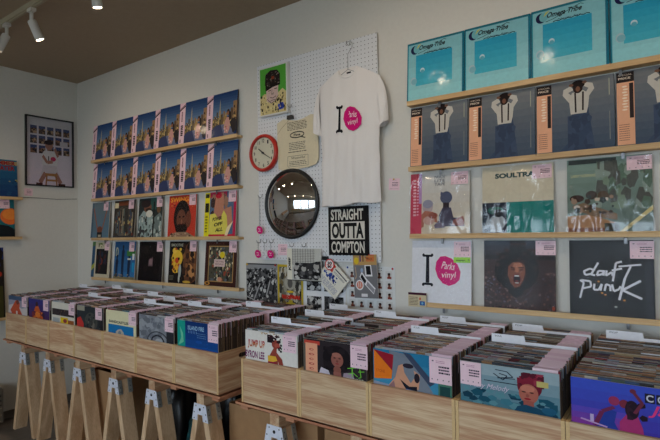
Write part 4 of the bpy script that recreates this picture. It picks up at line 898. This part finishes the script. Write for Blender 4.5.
def crate_proto():
    e = empty('record_crate'); H = ZT - ZB
    bevel(MB().box(TH, CW - TH, .0012, TH, 0, H).obj('front_panel', M_pine_x, e), .001)
    bevel(MB().box(TH, CW - TH, CD - TH, CD - .0012, 0, H).obj('back_panel', M_pine_x, e), .001)
    sd = panel_hole(CD, H, TH, (CD / 2, H - .038, .07, .012)); me = sd.mesh('side_panel', [M_pine_y, M_edge])
    bevel(link('side_panel', me, e, (TH / 2, 0, 0)), .001); bevel(link('side_panel', me, e, (CW - TH / 2, 0, 0)), .001)
    MB().box(TH, CW - TH, TH, CD - TH, .008, .018).obj('base_panel', M_pine_x, e)
    return e
crate0 = crate_proto()
FY = -.805
XL0 = -1.868 - 7 * P; XR0 = -1.708
art_label = {}
used = [False]
def crate(x, y, label, group):
    if not used[0]: used[0] = True; c = crate0; c.location = (x, y, ZB)
    else: c = dup(crate0, (x, y, ZB))
    tag(c, label, 'crate', group); return c
LN = ['far left', 'second', 'third', 'fourth', 'fifth', 'sixth', 'seventh, right-hand end']
fronts_L = ['pale cover with orange figure', 'purple cover with orange figure', 'white and yellow cover', 'dark cover with red corner', 'cream cover with blue arch', 'grey drawing cover', 'deep blue cover with teal strip']
fronts_R = ['white cover with dancing woman', 'portrait cover with peach strip', 'light blue cover with reclining woman', 'teal cover with red haired portrait', 'purple cover with dancing couple']
for k in range(7):
    crate(XL0 + k * P, FY, 'open pine crate in the front row holding the %s' % fronts_L[k], 'pine record crates on the left table')
    crate(XL0 + k * P, FY + CD + .004, 'back row pine crate behind the one with the %s' % fronts_L[k], 'pine record crates on the left table')
for k in range(5):
    crate(XR0 + k * P, FY, 'open pine crate in the front row holding the %s' % fronts_R[k], 'pine record crates on the right table')
    crate(XR0 + k * P, FY + CD + .004, 'back row pine crate behind the one with the %s' % fronts_R[k], 'pine record crates on the right table')

# ------------------------------------------------------------------ front covers in the crates
RB = ZB + .0195; RS_ = .318; PITCH_R = .0066
def front_record(name, k, table, paint, label, tagu=.77, T2=.0035, tsz=(.076, .074), plastic=True):
    x = (XL0 if table == 'L' else XR0) + k * P + (P - RS_) / 2 - .001
    a = Art(RS_, RS_, T2, (196, 190, 180)); a.vm = True; paint(a)
    o = tag(a.mb.obj(name, [M_print, M_photo], None, (x, FY + TH + .007, RB)), label, 'record')
    if tagu is not None: price_label(o, RS_ * tagu, RS_ - tsz[1], -T2 - a.k * Art.STEP - .0008, tsz[0], tsz[1], seed=k)
    return o
LPINK = (206, 178, 200)
def p(a):
    a.rect(0, 0, 1, 1, (150, 150, 168)); a.rect(0, .86, 1, 1, (70, 90, 120)); a.poly([(0, .4), (0, .66), (.4, .76), (.7, .6), (1, .66), (1, .4)], (206, 196, 196)); a.poly([(.2, .38), (.1, .5), (.4, .86), (.62, .78), (.6, .6), (.75, .4)], (196, 84, 56)); a.ell(.5, .8, .08, .08, (120, 60, 50)); a.rect(.42, .38, .5, .5, (216, 206, 200))
front_record('pale_figure_record', 0, 'L', p, 'front record of the far left crate, pale cover with orange figure', .74)
def p(a):
    a.grad(0, 0, 1, 1, (90, 40, 70), (50, 46, 120), 6); a.poly([(.2, .38), (.3, .7), (.42, .86), (.52, .7), (.72, .38)], (200, 90, 40)); a.ell(.4, .84, .06, .08, (60, 30, 40)); a.specks(24, .15, .38, .8, .6, [(214, 110, 40), (120, 40, 50), (60, 30, 60)], .06, 1, 3); a.ell(.44, .5, .12, .1, (220, 120, 50))
front_record('purple_figure_record', 1, 'L', p, 'front record of second crate, purple cover with glowing orange figure', .72)
def p(a):
    a.rect(0, 0, 1, 1, (216, 210, 196)); a.rect(.03, .6, .98, .8, (54, 46, 50)); a.specks(10, .1, .6, .6, .78, [(120, 90, 70), (40, 34, 40)], .05, 1, 2); a.rect(.06, .38, .36, .52, (170, 176, 176)); a.rect(.4, .36, .72, .56, (226, 190, 30)); a.rect(.72, .36, .97, .5, (150, 84, 40)); a.ell(.6, .46, .08, .06, (150, 60, 60))
front_record('white_yellow_record', 2, 'L', p, 'front record of third crate, white cover with dark band and yellow block', .76)
def p(a):
    a.rect(0, 0, 1, 1, (44, 50, 54)); a.rect(0, .86, .3, 1, (150, 146, 130)); a.poly([(0, .3), (0, .62), (.14, .68), (.26, .5), (.26, .36)], (196, 54, 50)); a.ell(.55, .58, .24, .26, (74, 74, 70)); a.ell(.56, .5, .12, .2, (110, 106, 96)); a.ell(.56, .56, .06, .1, (60, 58, 56)); a.rect(.84, .36, 1, .8, (34, 36, 40)); a.specks(20, .3, .36, .9, .8, [(60, 64, 62), (36, 40, 44), (96, 92, 84)], .06, 1, 5)
front_record('dark_red_corner_record', 3, 'L', p, 'front record of fourth crate, dark cover with red left corner', .72)
def p(a):
    a.rect(0, 0, 1, 1, (226, 218, 178)); a.text('SANDCASTLES', .1, .66, .66, .07, (50, 60, 66), bold=.04); a.rect(.08, .3, .92, .62, (20, 116, 176)); a.poly([(.32, .3), (.34, .44), (.42, .5), (.52, .52), (.6, .44), (.64, .3)], (186, 176, 160)); a.ell(.47, .42, .05, .05, (120, 130, 140))
front_record('cream_blue_record', 4, 'L', p, 'front record of fifth crate, cream cover with blue picture block', .77)
def p(a):
    a.rect(0, 0, 1, 1, (130, 134, 142)); a.specks(50, 0, .38, 1, 1, [(116, 120, 130), (150, 154, 160), (104, 108, 116)], .08, 1, 3); a.text('Feel Me', .36, .8, .34, .07, (90, 96, 108), shear=.2)
    for k in range(12): an = pi * k / 12; an2 = pi * (k + 1) / 12; a.line([(.55 + .3 * cos(an), .36 + .26 * sin(an)), (.55 + .3 * cos(an2), .36 + .26 * sin(an2))], .03, (60, 64, 72)); a.line([(.55 + .18 * cos(an), .36 + .17 * sin(an)), (.55 + .18 * cos(an2), .36 + .17 * sin(an2))], .04, (40, 42, 50))
    a.ell(.58, .38, .1, .08, (170, 172, 176)); a.rect(.8, .36, 1, .66, (44, 46, 52))
front_record('grey_drawing_record', 5, 'L', p, 'front record of sixth crate, grey cover with a line drawing', .76)
def p(a):
    a.grad(0, 0, 1, 1, (24, 90, 170), (14, 52, 110), 7); a.rect(0, 0, .2, 1, (20, 156, 140)); a.poly([(.02, .4), (.1, .6), (.06, .86), (.14, .7), (.16, .5)], (110, 196, 160)); a.text('ISLAND FIRE', .27, .8, .4, .1, (150, 190, 216), bold=.02)
    for k in range(6): a.rect(.28 + k * .04, .72, .292 + k * .04, .78, (110, 150, 190))
    a.lines(3, .5, .64, .72, .78, (90, 130, 170), 5, .3); a.specks(12, .3, .4, 1, .6, [(20, 80, 160), (16, 70, 140)], .12, .4, 2)
front_record('deep_blue_record', 6, 'L', p, 'front record of the end crate, deep blue cover with teal side strip', .77, tsz=(.076, .09))
def p(a):
    a.rect(0, 0, 1, 1, (228, 222, 214)); a.specks(26, .3, .95, .66, .99, [(150, 110, 60), (206, 160, 90), (90, 70, 60)], .012, .8, 3); a.text('JUMP UP', .05, .62, .34, .19, (176, 46, 50), bold=.03); a.text('JUMP UP', .055, .625, .33, .13, (206, 140, 90)); a.text('BYRON LEE', .0, .43, .38, .15, (120, 24, 90), bold=.03)
    SK = (150, 66, 54); K = (40, 26, 30)
    a.ell(.60, .78, .075, .09, SK); a.specks(26, .44, .8, .7, .96, [K, (60, 30, 34)], .04, 1, 4); a.ell(.5, .86, .06, .05, K); a.specks(10, .64, .6, .72, .8, [K], .025, 1, 6); a.ell(.63, .76, .05, .05, (176, 84, 70)); a.rect(.62, .72, .67, .735, (140, 20, 40))
    a.poly([(.5, .58), (.46, .46), (.46, .3), (.66, .3), (.64, .46), (.7, .3), (.77, .3), (.72, .5), (.62, .62), (.62, .7), (.56, .7)], SK); a.poly([(.45, .42), (.45, .54), (.6, .54), (.63, .46), (.55, .42)], (226, 176, 60)); a.poly([(.45, .42), (.45, .36), (.62, .36), (.6, .42)], (150, 30, 60))
front_record('white_dancer_record', 0, 'R', p, 'front record with white cover, a dancing woman and red title letters', .74)
def p(a):
    a.rect(0, 0, 1, 1, (46, 38, 42)); a.rect(0, 0, .06, 1, (96, 90, 80)); a.rect(.02, .9, .28, .97, (196, 70, 56)); a.rect(.04, 0, .24, .92, (232, 164, 130))
    for k in range(6): a.ell(.14, .8 - k * .09, .04 + .01 * (k % 2), .022, (190, 70, 66), n=7); a.ell(.145, .8 - k * .09, .024, .012, (232, 164, 130), n=7)
    a.ell(.55, .7, .22, .24, (24, 18, 22)); a.specks(20, .34, .45, .76, .9, [(24, 18, 22), (34, 26, 30)], .06, 1.2, 4); a.poly([(.22, .3), (.3, .5), (.42, .46), (.5, .3)], (206, 196, 206)); a.poly([(.62, .3), (.66, .46), (.8, .5), (.84, .3)], (160, 140, 154))
    SK = (150, 92, 80); a.ell(.56, .68, .095, .135, SK); a.ell(.55, .77, .07, .04, (166, 106, 92)); a.ell(.52, .71, .022, .01, (30, 18, 20), n=8); a.ell(.6, .71, .022, .01, (30, 18, 20), n=8); a.ell(.56, .655, .016, .022, (120, 66, 58)); a.ell(.56, .61, .03, .012, (150, 50, 56), n=10); a.ell(.56, .5, .06, .07, (140, 84, 72)); a.rect(.5, .3, .62, .46, (150, 92, 80))
    for q_ in ([(.72, .56), (.86, .6)], [(.79, .68), (.79, .42)], [(.73, .46), (.8, .5), (.87, .44)], [(.9, .62), (.92, .44), (.88, .42)], [(.88, .53), (.97, .55)]): a.line(q_, .014, (110, 190, 60))
    a.text('escort', .7, .36, .26, .05, (190, 190, 170))
front_record('portrait_record', 1, 'R', p, 'front record with portrait of a dark haired woman and a peach strip', .77, tsz=(.08, .09))
def p(a):
    a.grad(0, 0, 1, 1, (90, 160, 190), (36, 120, 160), 5); a.poly([(.22, 1), (.5, .96), (.78, .4), (.3, .3)], (120, 128, 140)); a.poly([(.4, 1), (.5, .98), (.8, .56), (.74, .5)], (60, 72, 96)); a.rect(.84, .3, 1, .58, (70, 120, 100)); a.rect(.86, .38, .98, .54, (30, 70, 70)); a.text('OCEAN', .74, .34, .14, .04, (30, 60, 50))
    SK = (206, 150, 120); a.poly([(.18, .36), (.3, .56), (.34, .76), (.4, .8), (.42, .66), (.5, .5), (.56, .62), (.54, .72), (.62, .66), (.6, .42), (.5, .36)], SK); a.poly([(.1, .3), (.28, .5), (.3, .36)], (150, 110, 110)); a.poly([(.36, .54), (.48, .44), (.58, .46), (.58, .38), (.44, .38)], (24, 26, 40)); a.ell(.47, .78, .07, .04, (40, 34, 50)); a.poly([(.4, .3), (.44, .4), (.6, .38), (.62, .3)], (80, 110, 170)); a.ell(.58, .6, .035, .08, (40, 30, 40)); a.poly([(0, .3), (0, .44), (.2, .42), (.3, .3)], (140, 150, 170))
    a.poly([(.01, .48), (.01, .98), (.28, .93), (.25, .52)], (232, 120, 30)); a.poly([(.01, .98), (.28, .93), (.26, .66)], (150, 26, 44)); a.text('STONE', .04, .6, .12, .05, (190, 70, 30))
front_record('reclining_woman_record', 2, 'R', p, 'front record with light blue cover and reclining woman in black bikini', .74, tsz=(.084, .094))
def p(a):
    a.grad(0, 0, 1, 1, (20, 84, 104), (150, 170, 178), 6); a.specks(50, .02, .3, .98, .62, [(24, 80, 100), (60, 120, 136), (16, 60, 80), (90, 140, 150)], .07, .8, 3)
    K = (34, 44, 60); a.line([(.36, .88), (.46, .8), (.5, .87), (.42, .89)], .012, K); a.line([(.38, .94), (.5, .93), (.56, .86), (.4, .82), (.58, .84)], .012, K); a.line([(.26, .76), (.6, .76)], .012, K); a.text('Mary Melody', .1, .61, .4, .1, (214, 196, 214), shear=.3)
    a.ell(.72, .76, .12, .16, (110, 24, 44)); a.specks(30, .6, .76, .86, .96, [(130, 30, 52), (86, 20, 38), (150, 50, 70)], .05, 1, 5); a.ell(.71, .66, .095, .14, (176, 100, 84)); a.ell(.70, .73, .07, .05, (196, 120, 100)); a.ell(.665, .68, .022, .01, (40, 20, 24), n=8); a.ell(.74, .68, .022, .01, (40, 20, 24), n=8); a.ell(.70, .63, .016, .024, (150, 80, 70)); a.ell(.70, .585, .034, .014, (150, 24, 40), n=10); a.rect(.66, .46, .76, .56, (156, 84, 74))
    a.poly([(.5, .3), (.6, .46), (.68, .5), (.78, .48), (.92, .44), (1, .3)], (20, 70, 96)); a.ell(.9, .46, .07, .05, (30, 90, 120)); a.rect(.79, .78, .9, .86, (196, 180, 110))
front_record('red_hair_record', 3, 'R', p, 'front record with teal cover, red haired portrait and handwritten title', .005, tsz=(.072, .078))
def p(a):
    a.grad(0, 0, 1, 1, (70, 40, 150), (60, 80, 190), 7); a.grad(0, .3, .5, .62, (150, 50, 140), (90, 70, 180), 4)
    for k, ch in enumerate('COOL'): a.rect(.60 + k * .085, .8, .675 + k * .085, .92, (30, 28, 50)); a.text(ch, .61 + k * .085, .815, .055, .09, (200, 200, 214), bold=.03)
    a.text('Jazz', .62, .62, .26, .16, (220, 60, 130), shear=.3, bold=.02)
    a.poly([(.22, .3), (.2, .5), (.3, .66), (.38, .62), (.36, .48), (.44, .3)], (40, 60, 150)); a.ell(.36, .76, .045, .06, (150, 50, 90)); a.line([(.2, .4), (.26, .6), (.36, .68)], .04, (110, 40, 80)); a.poly([(.4, .3), (.4, .5), (.46, .62), (.54, .62), (.58, .46), (.6, .3)], (170, 50, 110)); a.ell(.44, .74, .04, .055, (120, 40, 60)); a.ell(.5, .68, .055, .12, (44, 24, 40)); a.specks(16, .46, .55, .62, .78, [(50, 26, 44), (36, 20, 36)], .04, 1.2, 4); a.line([(.52, .64), (.58, .78), (.52, .9)], .03, (110, 44, 66)); a.ell(.51, .92, .025, .03, (110, 44, 66)); a.line([(.08, .46), (.3, .4)], .02, (190, 150, 200)); a.rect(.16, .44, .19, .54, (190, 170, 210))
front_record('dancing_couple_record', 4, 'R', p, 'front record with purple cover and a dancing couple, rightmost crate', None)

# ------------------------------------------------------------------ packed records
r = random.Random(11)
EDGE = [(196, 186, 172), (150, 140, 130), (110, 84, 66), (70, 60, 58), (120, 56, 50), (60, 84, 120), (206, 200, 190), (80, 96, 84), (160, 120, 84), (90, 76, 100), (60, 66, 76), (140, 110, 90), (176, 160, 130), (48, 44, 46), (214, 220, 230), (190, 196, 206), (150, 164, 178), (184, 186, 188), (110, 120, 130), (196, 150, 120), (60, 110, 130), (150, 44, 60)]  # pale cool entries paint the reflection on the plastic top edges
SIDE = [(92, 74, 60), (70, 58, 50), (120, 98, 78), (56, 48, 46), (104, 84, 70), (80, 70, 66)]
def rec_mesh(i):
    e = EDGE[i]; s_ = SIDE[i % 6]; mb = MB(); T3 = .0036
    mb.box(0, RS_, -T3, 0, 0, RS_, s_, top=tuple(min(255, int(q_ * 1.12 + 10)) for q_ in e))  # top face lightened: highlight of the plastic edge put into the colour
    # printed band along the front upper edge
    rr = random.Random(i)
    n = 9
    for k in range(n):
        c = e if rr.random() < .45 else rr.choice(EDGE); mb.face([(RS_ * k / n, -T3 - .0002, RS_ - .03), (RS_ * (k + 1) / n, -T3 - .0002, RS_ - .03), (RS_ * (k + 1) / n, -T3 - .0002, RS_), (RS_ * k / n, -T3 - .0002, RS_)], tuple(int(x * .85) for x in c))
        c2 = e if rr.random() < .6 else rr.choice(EDGE); mb.face([(RS_ * k / n, -T3 - .0002, RS_ + .0002), (RS_ * (k + 1) / n, -T3 - .0002, RS_ + .0002), (RS_ * (k + 1) / n, 0, RS_ + .0002), (RS_ * k / n, 0, RS_ + .0002)], c2)
    return mb.mesh('packed_record', M_vinylsleeve)
REC = [rec_mesh(i) for i in range(len(EDGE))]
lb = MB(); lb.box(0, .076, -.0048, .0008, -.07, .0008, (226, 194, 208)); LAB = lb.mesh('price_label', M_label)
lb = MB(); lb.box(0, .076, -.0048, .0008, -.07, .0008, (234, 208, 218)); LAB2 = lb.mesh('price_label', M_label)
STUFF = MB()
def pack_row(x, y0, y1, indiv, desc, group, labu=.745, low=0, skip=()):
    y = y0; i = 0
    while y < y1:
        jx = r.uniform(-.0025, .0025); jz = r.uniform(-.003, .002) - low; e = r.randrange(len(EDGE)); has = r.random() < .96
        if any(a_ <= y <= b_ for a_, b_ in skip): y += PITCH_R; continue
        if indiv:
            o = link('packed_record', REC[e], None, (x + jx, y, RB + .001 + jz + .0035)); tag(o, desc, 'record', group)
            if has: link('price_label', r.choice((LAB, LAB2)), o, (RS_ * labu + r.uniform(-.002, .002), 0, RS_ + .001))
        else:
            c = EDGE[e]; X0 = x + jx; Z = RB + .004 + jz; STUFF.box(X0, X0 + RS_, y - .0036, y, Z, Z + RS_, SIDE[e % 6], top=c)
            for k in range(4):
                if r.random() < .5: STUFF.box(X0 + RS_ * k / 4, X0 + RS_ * (k + 1) / 4, y - .0038, y, Z + RS_ - .03, Z + RS_ + .0003, r.choice(EDGE))
            if has: STUFF.box(X0 + RS_ * labu, X0 + RS_ * labu + .076, y - .0048, y + .0008, Z + RS_ - .07, Z + RS_ + .0018, r.choice(((226, 194, 208), (234, 208, 218))))
        y += PITCH_R; i += 1
    return i
tot = 0
for k in range(5):
    xx = XR0 + k * P + (P - RS_) / 2 - .001
    tot += pack_row(xx, FY + TH + .018, FY + CD - TH - .012, True, 'record packed upright behind the ' + fronts_R[k] + ' in its crate', 'records behind the ' + fronts_R[k])
    pack_row(xx, FY + CD + .004 + TH + .008, FY + 2 * CD - TH - .01, False, '', '')
for k in range(7):
    xx = XL0 + k * P + (P - RS_) / 2 - .001
    n_ = pack_row(xx, FY + TH + .018, FY + CD - TH - .012, k == 6, 'record packed upright behind the ' + fronts_L[k] + ' in its crate', 'records behind the ' + fronts_L[k])
    pack_row(xx, FY + CD + .004 + TH + .008, FY + 2 * CD - TH - .01, False, '', '')
    if k == 6: tot += n_
print('individual packed records', tot)
o = STUFF.obj('packed_records', M_vinylsleeve); tag(o, 'rows of records packed in the back crates and in the left crates', 'records', kind='stuff')

# ---- white divider cards with a raised tab at their left
def divider(x, y, label, tw=.13, full=.31, tz=.021, rz=0, base=.012):
    z0 = RB + RS_ + .003; mb = MB(); body = (236, 238, 246)
    poly = [(0, -.30), (full, -.30), (full, base), (tw, base), (tw - .004, base + tz), (0, base + tz)]
    mb.prism(poly, -.0004, .0004, body)
    a = Art(tw, tz, .0004, x=0, z=base, box=False); a.text(random.choice(('SOUL', 'ROCK', 'JAZZ', 'DISCO', 'POP')), .1, .45, .22, .3, (50, 54, 70)); mb.add(a.mb.v, a.mb.f, (50, 54, 70))
    tag(mb.obj('divider_card', M_card, None, (x, y, z0), (0, 0, rz)), label, 'divider', 'white divider cards among the records')
gapy = PITCH_R / 2 + .0006
def snap(y):     # put a divider between two records of its row
    base = FY + TH + .018 if y < FY + CD else FY + CD + .004 + TH + .008
    n_ = round((y - base) / PITCH_R); return base + n_ * PITCH_R + .0013
XR = lambda k: XR0 + k * P + .02
XLf = lambda k: XL0 + k * P + .02
for x, y, lb_ in ((XR(0) + .0, -.62, 'white divider card in the crate of the dancing woman, front one'), (XR(0) + .02, -.36, 'white divider card behind the dancing woman crate, back row'), (XR(0) + .0, -.12, 'white divider card at the wall behind the dancing woman crate'),
                 (XR(1) + .0, -.20, 'white divider card behind the portrait cover crate'), (XR(2) + .0, -.47, 'white divider card in the light blue cover crate, front one'), (XR(2) + .01, -.18, 'white divider card behind the light blue cover crate, back one'),
                 (XR(3) + .0, -.46, 'white divider card in the red haired portrait crate, front one'), (XR(3) + .01, -.2, 'white divider card behind the red haired portrait crate, back one'), (XR(4) + .02, -.16, 'white divider card behind the purple cover crate at right')):
    divider(x - (.012 if x > XR(0) + .015 and x < XR(1) - .02 else 0), snap(y), lb_)
for k, y, nm in ((0, -.24, 'far left'), (1, -.14, 'second'), (2, -.25, 'third'), (3, -.27, 'fourth'), (4, -.38, 'fifth'), (5, -.29, 'sixth'), (6, -.29, 'end')):
    divider(XLf(k), snap(y), 'white divider card in the back row behind the %s crate of the left table' % nm)
for k, nm in ((2, 'third'), (4, 'fifth')):
    divider(XLf(k), snap(-.53), 'white divider card in front row of the %s crate of the left table' % nm)
divider(XLf(5), snap(-.45), 'white divider card at the rear of the grey drawing crate')

# ------------------------------------------------------------------ tables: slatted tops on trestles
def table_top(x0, x1, label, slats):
    e = empty('table_top', (x0, 0, ZB)); tag(e, label, 'table top', 'slatted plywood table tops')
    MB().box(0, x1 - x0, FY - .012, -.045, -.0115, -.0003).obj('plywood_sheet', M_ply, e)
    for sx in slats:
        MB().box(sx - x0 - .012, sx - x0 + .035, FY - .004, -.05, -.030, -.0117).obj('slat', M_ply, e)
table_top(XL0 - .02, -1.845, 'reddish plywood top under the left row of crates', (-4.28, -3.98, -3.52, -3.03, -2.64, -2.23, -1.90))
table_top(XR0 - .03, .25, 'reddish plywood top under the right row of crates', (-1.70, -1.42, -1.0, -.55, -.1, .2))
def trestle_proto():
    e = empty('trestle'); zt = .676; Y0, Y1 = -.765, -.12; bz = .062
    bm = bevel(MB().box(-.028, .028, Y0, Y1, zt - .075, zt).obj('beam', M_pine_y, e), .002); bm['label'] = 'short pine beam end above the bracket'
    for y in (Y0, Y1 - .089):
        for sg in (-1, 1):
            t0 = Vector((sg * .024, 0, zt - .07)); b0 = Vector((sg * .160, 0, 0)); d = (b0 - t0).normalized(); n = Vector((d.z, 0, -d.x)) * .019
            pl = [(t0 + n), (t0 - n), (b0 - n), (b0 + n)]; pl = [(q_.x, q_.z) for q_ in pl]; pl[2] = (pl[2][0], 0); pl[3] = (pl[3][0], 0)
            if sg > 0: pl = pl[::-1]
            bevel(MB().prism(pl, y, y + .089).obj('leg', M_pine_z, e), .002)
    for y, sgn in ((Y0 - .0025, 1), (Y1 + .0005, 1)):
        mb = MB(); yf = y
        mb.prism([(-.045, zt - .058), (.045, zt - .058), (.056, zt - .113), (-.056, zt - .113)], yf, yf + .002)      # solid plate with two short feet
        mb.prism([(-.056, zt - .1132), (-.019, zt - .1132), (-.022, zt - .145), (-.063, zt - .145)], yf, yf + .002)
        mb.prism([(.019, zt - .1132), (.056, zt - .1132), (.063, zt - .145), (.022, zt - .145)], yf, yf + .002)
        pb = mb.obj('bracket_plate', M_whitemetal, e); pb['label'] = 'bright zinc A-shaped bracket plate'
        MB().lathe([(0, .001), (.008, .001), (.008, 0)], 12).obj('bracket_hole', M_hole, e, (0, yf, zt - .086))
        for sx, sz in ((-.03, -.07), (.03, -.07), (-.046, -.136), (.046, -.136), (-.045, -.105), (.045, -.105)):
            MB().lathe([(0, .002), (.003, .0015), (.004, 0)], 8).obj('screw', M_screw, e, (sx, yf - .0001, zt + sz))
    for sg in (-1, 1):      # side flanges over the outer leg faces, at the front and rear edges of each leg pair
        for y in (Y0 - .002, Y0 + .064, Y1 - .09, Y1 - .026):
            t0 = Vector((sg * .024, 0, zt - .07)); b0 = Vector((sg * .160, 0, 0)); d = (b0 - t0).normalized(); n = Vector((-d.z, 0, d.x)) * sg
            a0 = t0 + n * .0195; c0 = t0 + d * .085 + n * .0195; th = n * .002
            pl = [(a0.x, a0.z), (c0.x, c0.z), ((c0 + th).x, (c0 + th).z), ((a0 + th).x, (a0 + th).z)]
            if sg < 0: pl = pl[::-1]
            o = MB().prism(pl, y, y + .028).obj('bracket_flange', M_galv, e)
            for q_ in (.018, .045, .07):
                c = t0 + d * q_ + n * .0215
                M_ = n.to_track_quat('Z', 'Y').to_matrix().to_4x4(); M_.translation = (c.x, y + .014, c.z)
                MB().lathe([(.004, 0), (.003, .0015), (0, .002)], 8, 'z', M=M_).obj('screw', M_screw, o)
    return e
tr0 = trestle_proto(); first = True
TL = [(-4.118, 'far left'), (-3.725, 'second from left'), (-3.302, 'third from left'), (-2.867, 'fourth from left'), (-2.476, 'fifth from left'), (-2.056, 'sixth and last')]
for x, nm in TL:
    o = tr0 if first else dup(tr0, (0, 0, 0)); first = False; o.location = (x, 0, 0); tag(o, 'pine trestle with metal brackets, %s under the left table' % nm, 'trestle', 'pine trestles under the left table')
for x, nm in ((-1.540, 'first'), (-1.097, 'second'), (-.60, 'third'), (-.05, 'fourth')):
    o = dup(tr0, (x, 0, 0)); tag(o, 'pine trestle with metal brackets, %s from left under the right table' % nm, 'trestle', 'pine trestles under the right table')

# ------------------------------------------------------------------ things stored under the tables
def carton(x0, x1, y0, y1, h_, label, line=False):
    e = empty('cardboard_box', ((x0 + x1) / 2, (y0 + y1) / 2, 0)); tag(e, label, 'box'); a, b_ = (x1 - x0) / 2, (y1 - y0) / 2
    bevel(MB().box(-a, a, -b_, b_, 0.001, h_).obj('carton', M_cardboard, e), .004)
    mb = MB(); mb.box(-.03, .03, -b_ - .0008, b_ + .0008, h_, h_ + .0006); mb.obj('packing_tape', M_ply, e)
carton(-3.60, -3.0, -.64, -.22, .585, 'low cardboard box lying under the left table')
carton(-2.02, -1.42, -.60, -.22, .585, 'tall kraft cardboard box under the gap between the tables')
carton(-1.38, -.80, -.60, -.22, .585, 'tall kraft cardboard box under the right table')
def bag(name, c, rx, ry, h_, mt, label, seed):
    rr = random.Random(seed); ph = [rr.uniform(0, 6) for _ in range(6)]; mb = MB(); n, mrow = 40, 18; vs = []
    for j in range(mrow + 1):
        t = j / mrow
        for i in range(n):
            a_ = 2 * pi * i / n; pr = (1 - (2 * t - .75) ** 2 * .35) if t < .8 else (1 - .14) * (1 - (t - .8) / .2 * .75)
            w_ = 1 + .07 * sin(5 * a_ + ph[0] + t * 4) + .05 * sin(9 * a_ + ph[1] - t * 6) + .03 * sin(17 * a_ + ph[2])
            vs.append((rx * pr * w_ * cos(a_) * .93, ry * pr * w_ * sin(a_) * .93, max(.001, h_ * t)))
    fs = [(j * n + i, j * n + (i + 1) % n, (j + 1) * n + (i + 1) % n, (j + 1) * n + i) for j in range(mrow) for i in range(n)]
    fs += [tuple(range(n))[::-1], tuple(mrow * n + i for i in range(n))]
    mb.add(vs, fs, (0, 0, 0), 0, True); tag(mb.obj(name, mt, None, c), label, 'bag')
bag('black_bin_bag', (-2.67, -.42, 0), .150, .18, .60, M_bag, 'full black bin bag between the fourth and fifth trestles', 3)
bag('teal_plastic_bag', (-2.29, -.56, 0), .10, .10, .50, M_teal, 'crinkled teal plastic bag between the fifth and last trestles', 5)
bag('black_bin_bag', (-2.265, -.335, 0), .13, .105, .60, M_bag, 'tall black bin bag behind the teal plastic bag', 7)
a = Art(.35, .27, .25, (110, 98, 84)); a.specks(50, .03, .05, .97, .95, [(60, 52, 46), (80, 70, 60), (150, 136, 118)], .05, .6, 4)
pb = a.mb.obj('paper_carton', [M_card], None, (LWX + .02, -1.1, .001)); pb.rotation_euler = (0, 0, pi / 2); tag(pb, 'brown printed carton on the floor by the left wall', 'box')

# ------------------------------------------------------------------ the rest of the shop, seen in the round mirror
def plain_table(x0, x1, y0, y1, h_, mt, label, cat='table'):
    e = empty('shop_table', ((x0 + x1) / 2, (y0 + y1) / 2, 0)); tag(e, label, cat); a, b_ = (x1 - x0) / 2, (y1 - y0) / 2
    bevel(MB().box(-a, a, -b_, b_, h_ - .03, h_).obj('tabletop', mt, e), .003)
    for sx in (-1, 1):
        for sy in (-1, 1): MB().box(sx * (a - .05) - .02, sx * (a - .05) + .02, sy * (b_ - .05) - .02, sy * (b_ - .05) + .02, 0, h_ - .0305).obj('leg', M_pine_z, e)
plain_table(-3.6, -1.9, -4.9, -4.2, .75, M_greentop, 'olive topped table by the windows, seen in the mirror')
plain_table(-1.3, .6, -4.95, -4.25, .75, M_desk, 'white counter table by the windows, seen in the mirror')
plain_table(-4.7, -4.0, -3.9, -2.1, .72, M_desk, 'white side table along the left wall, seen in the mirror')
k = 0
for x in (-3.5, -3.1, -2.7, -2.3):
    c = dup(crate0, (x, -4.75, .7502)); tag(c, 'pine crate on the olive table, %s from its left' % ORD[k], 'crate', 'pine crates on the olive table'); k += 1
k = 0
for y in (-3.8, -3.35, -2.9, -2.5):
    c = dup(crate0, (-4.6, y, .7202)); tag(c, 'pine crate on the white side table, %s from the windows' % ORD[k], 'crate', 'pine crates on the side table'); k += 1
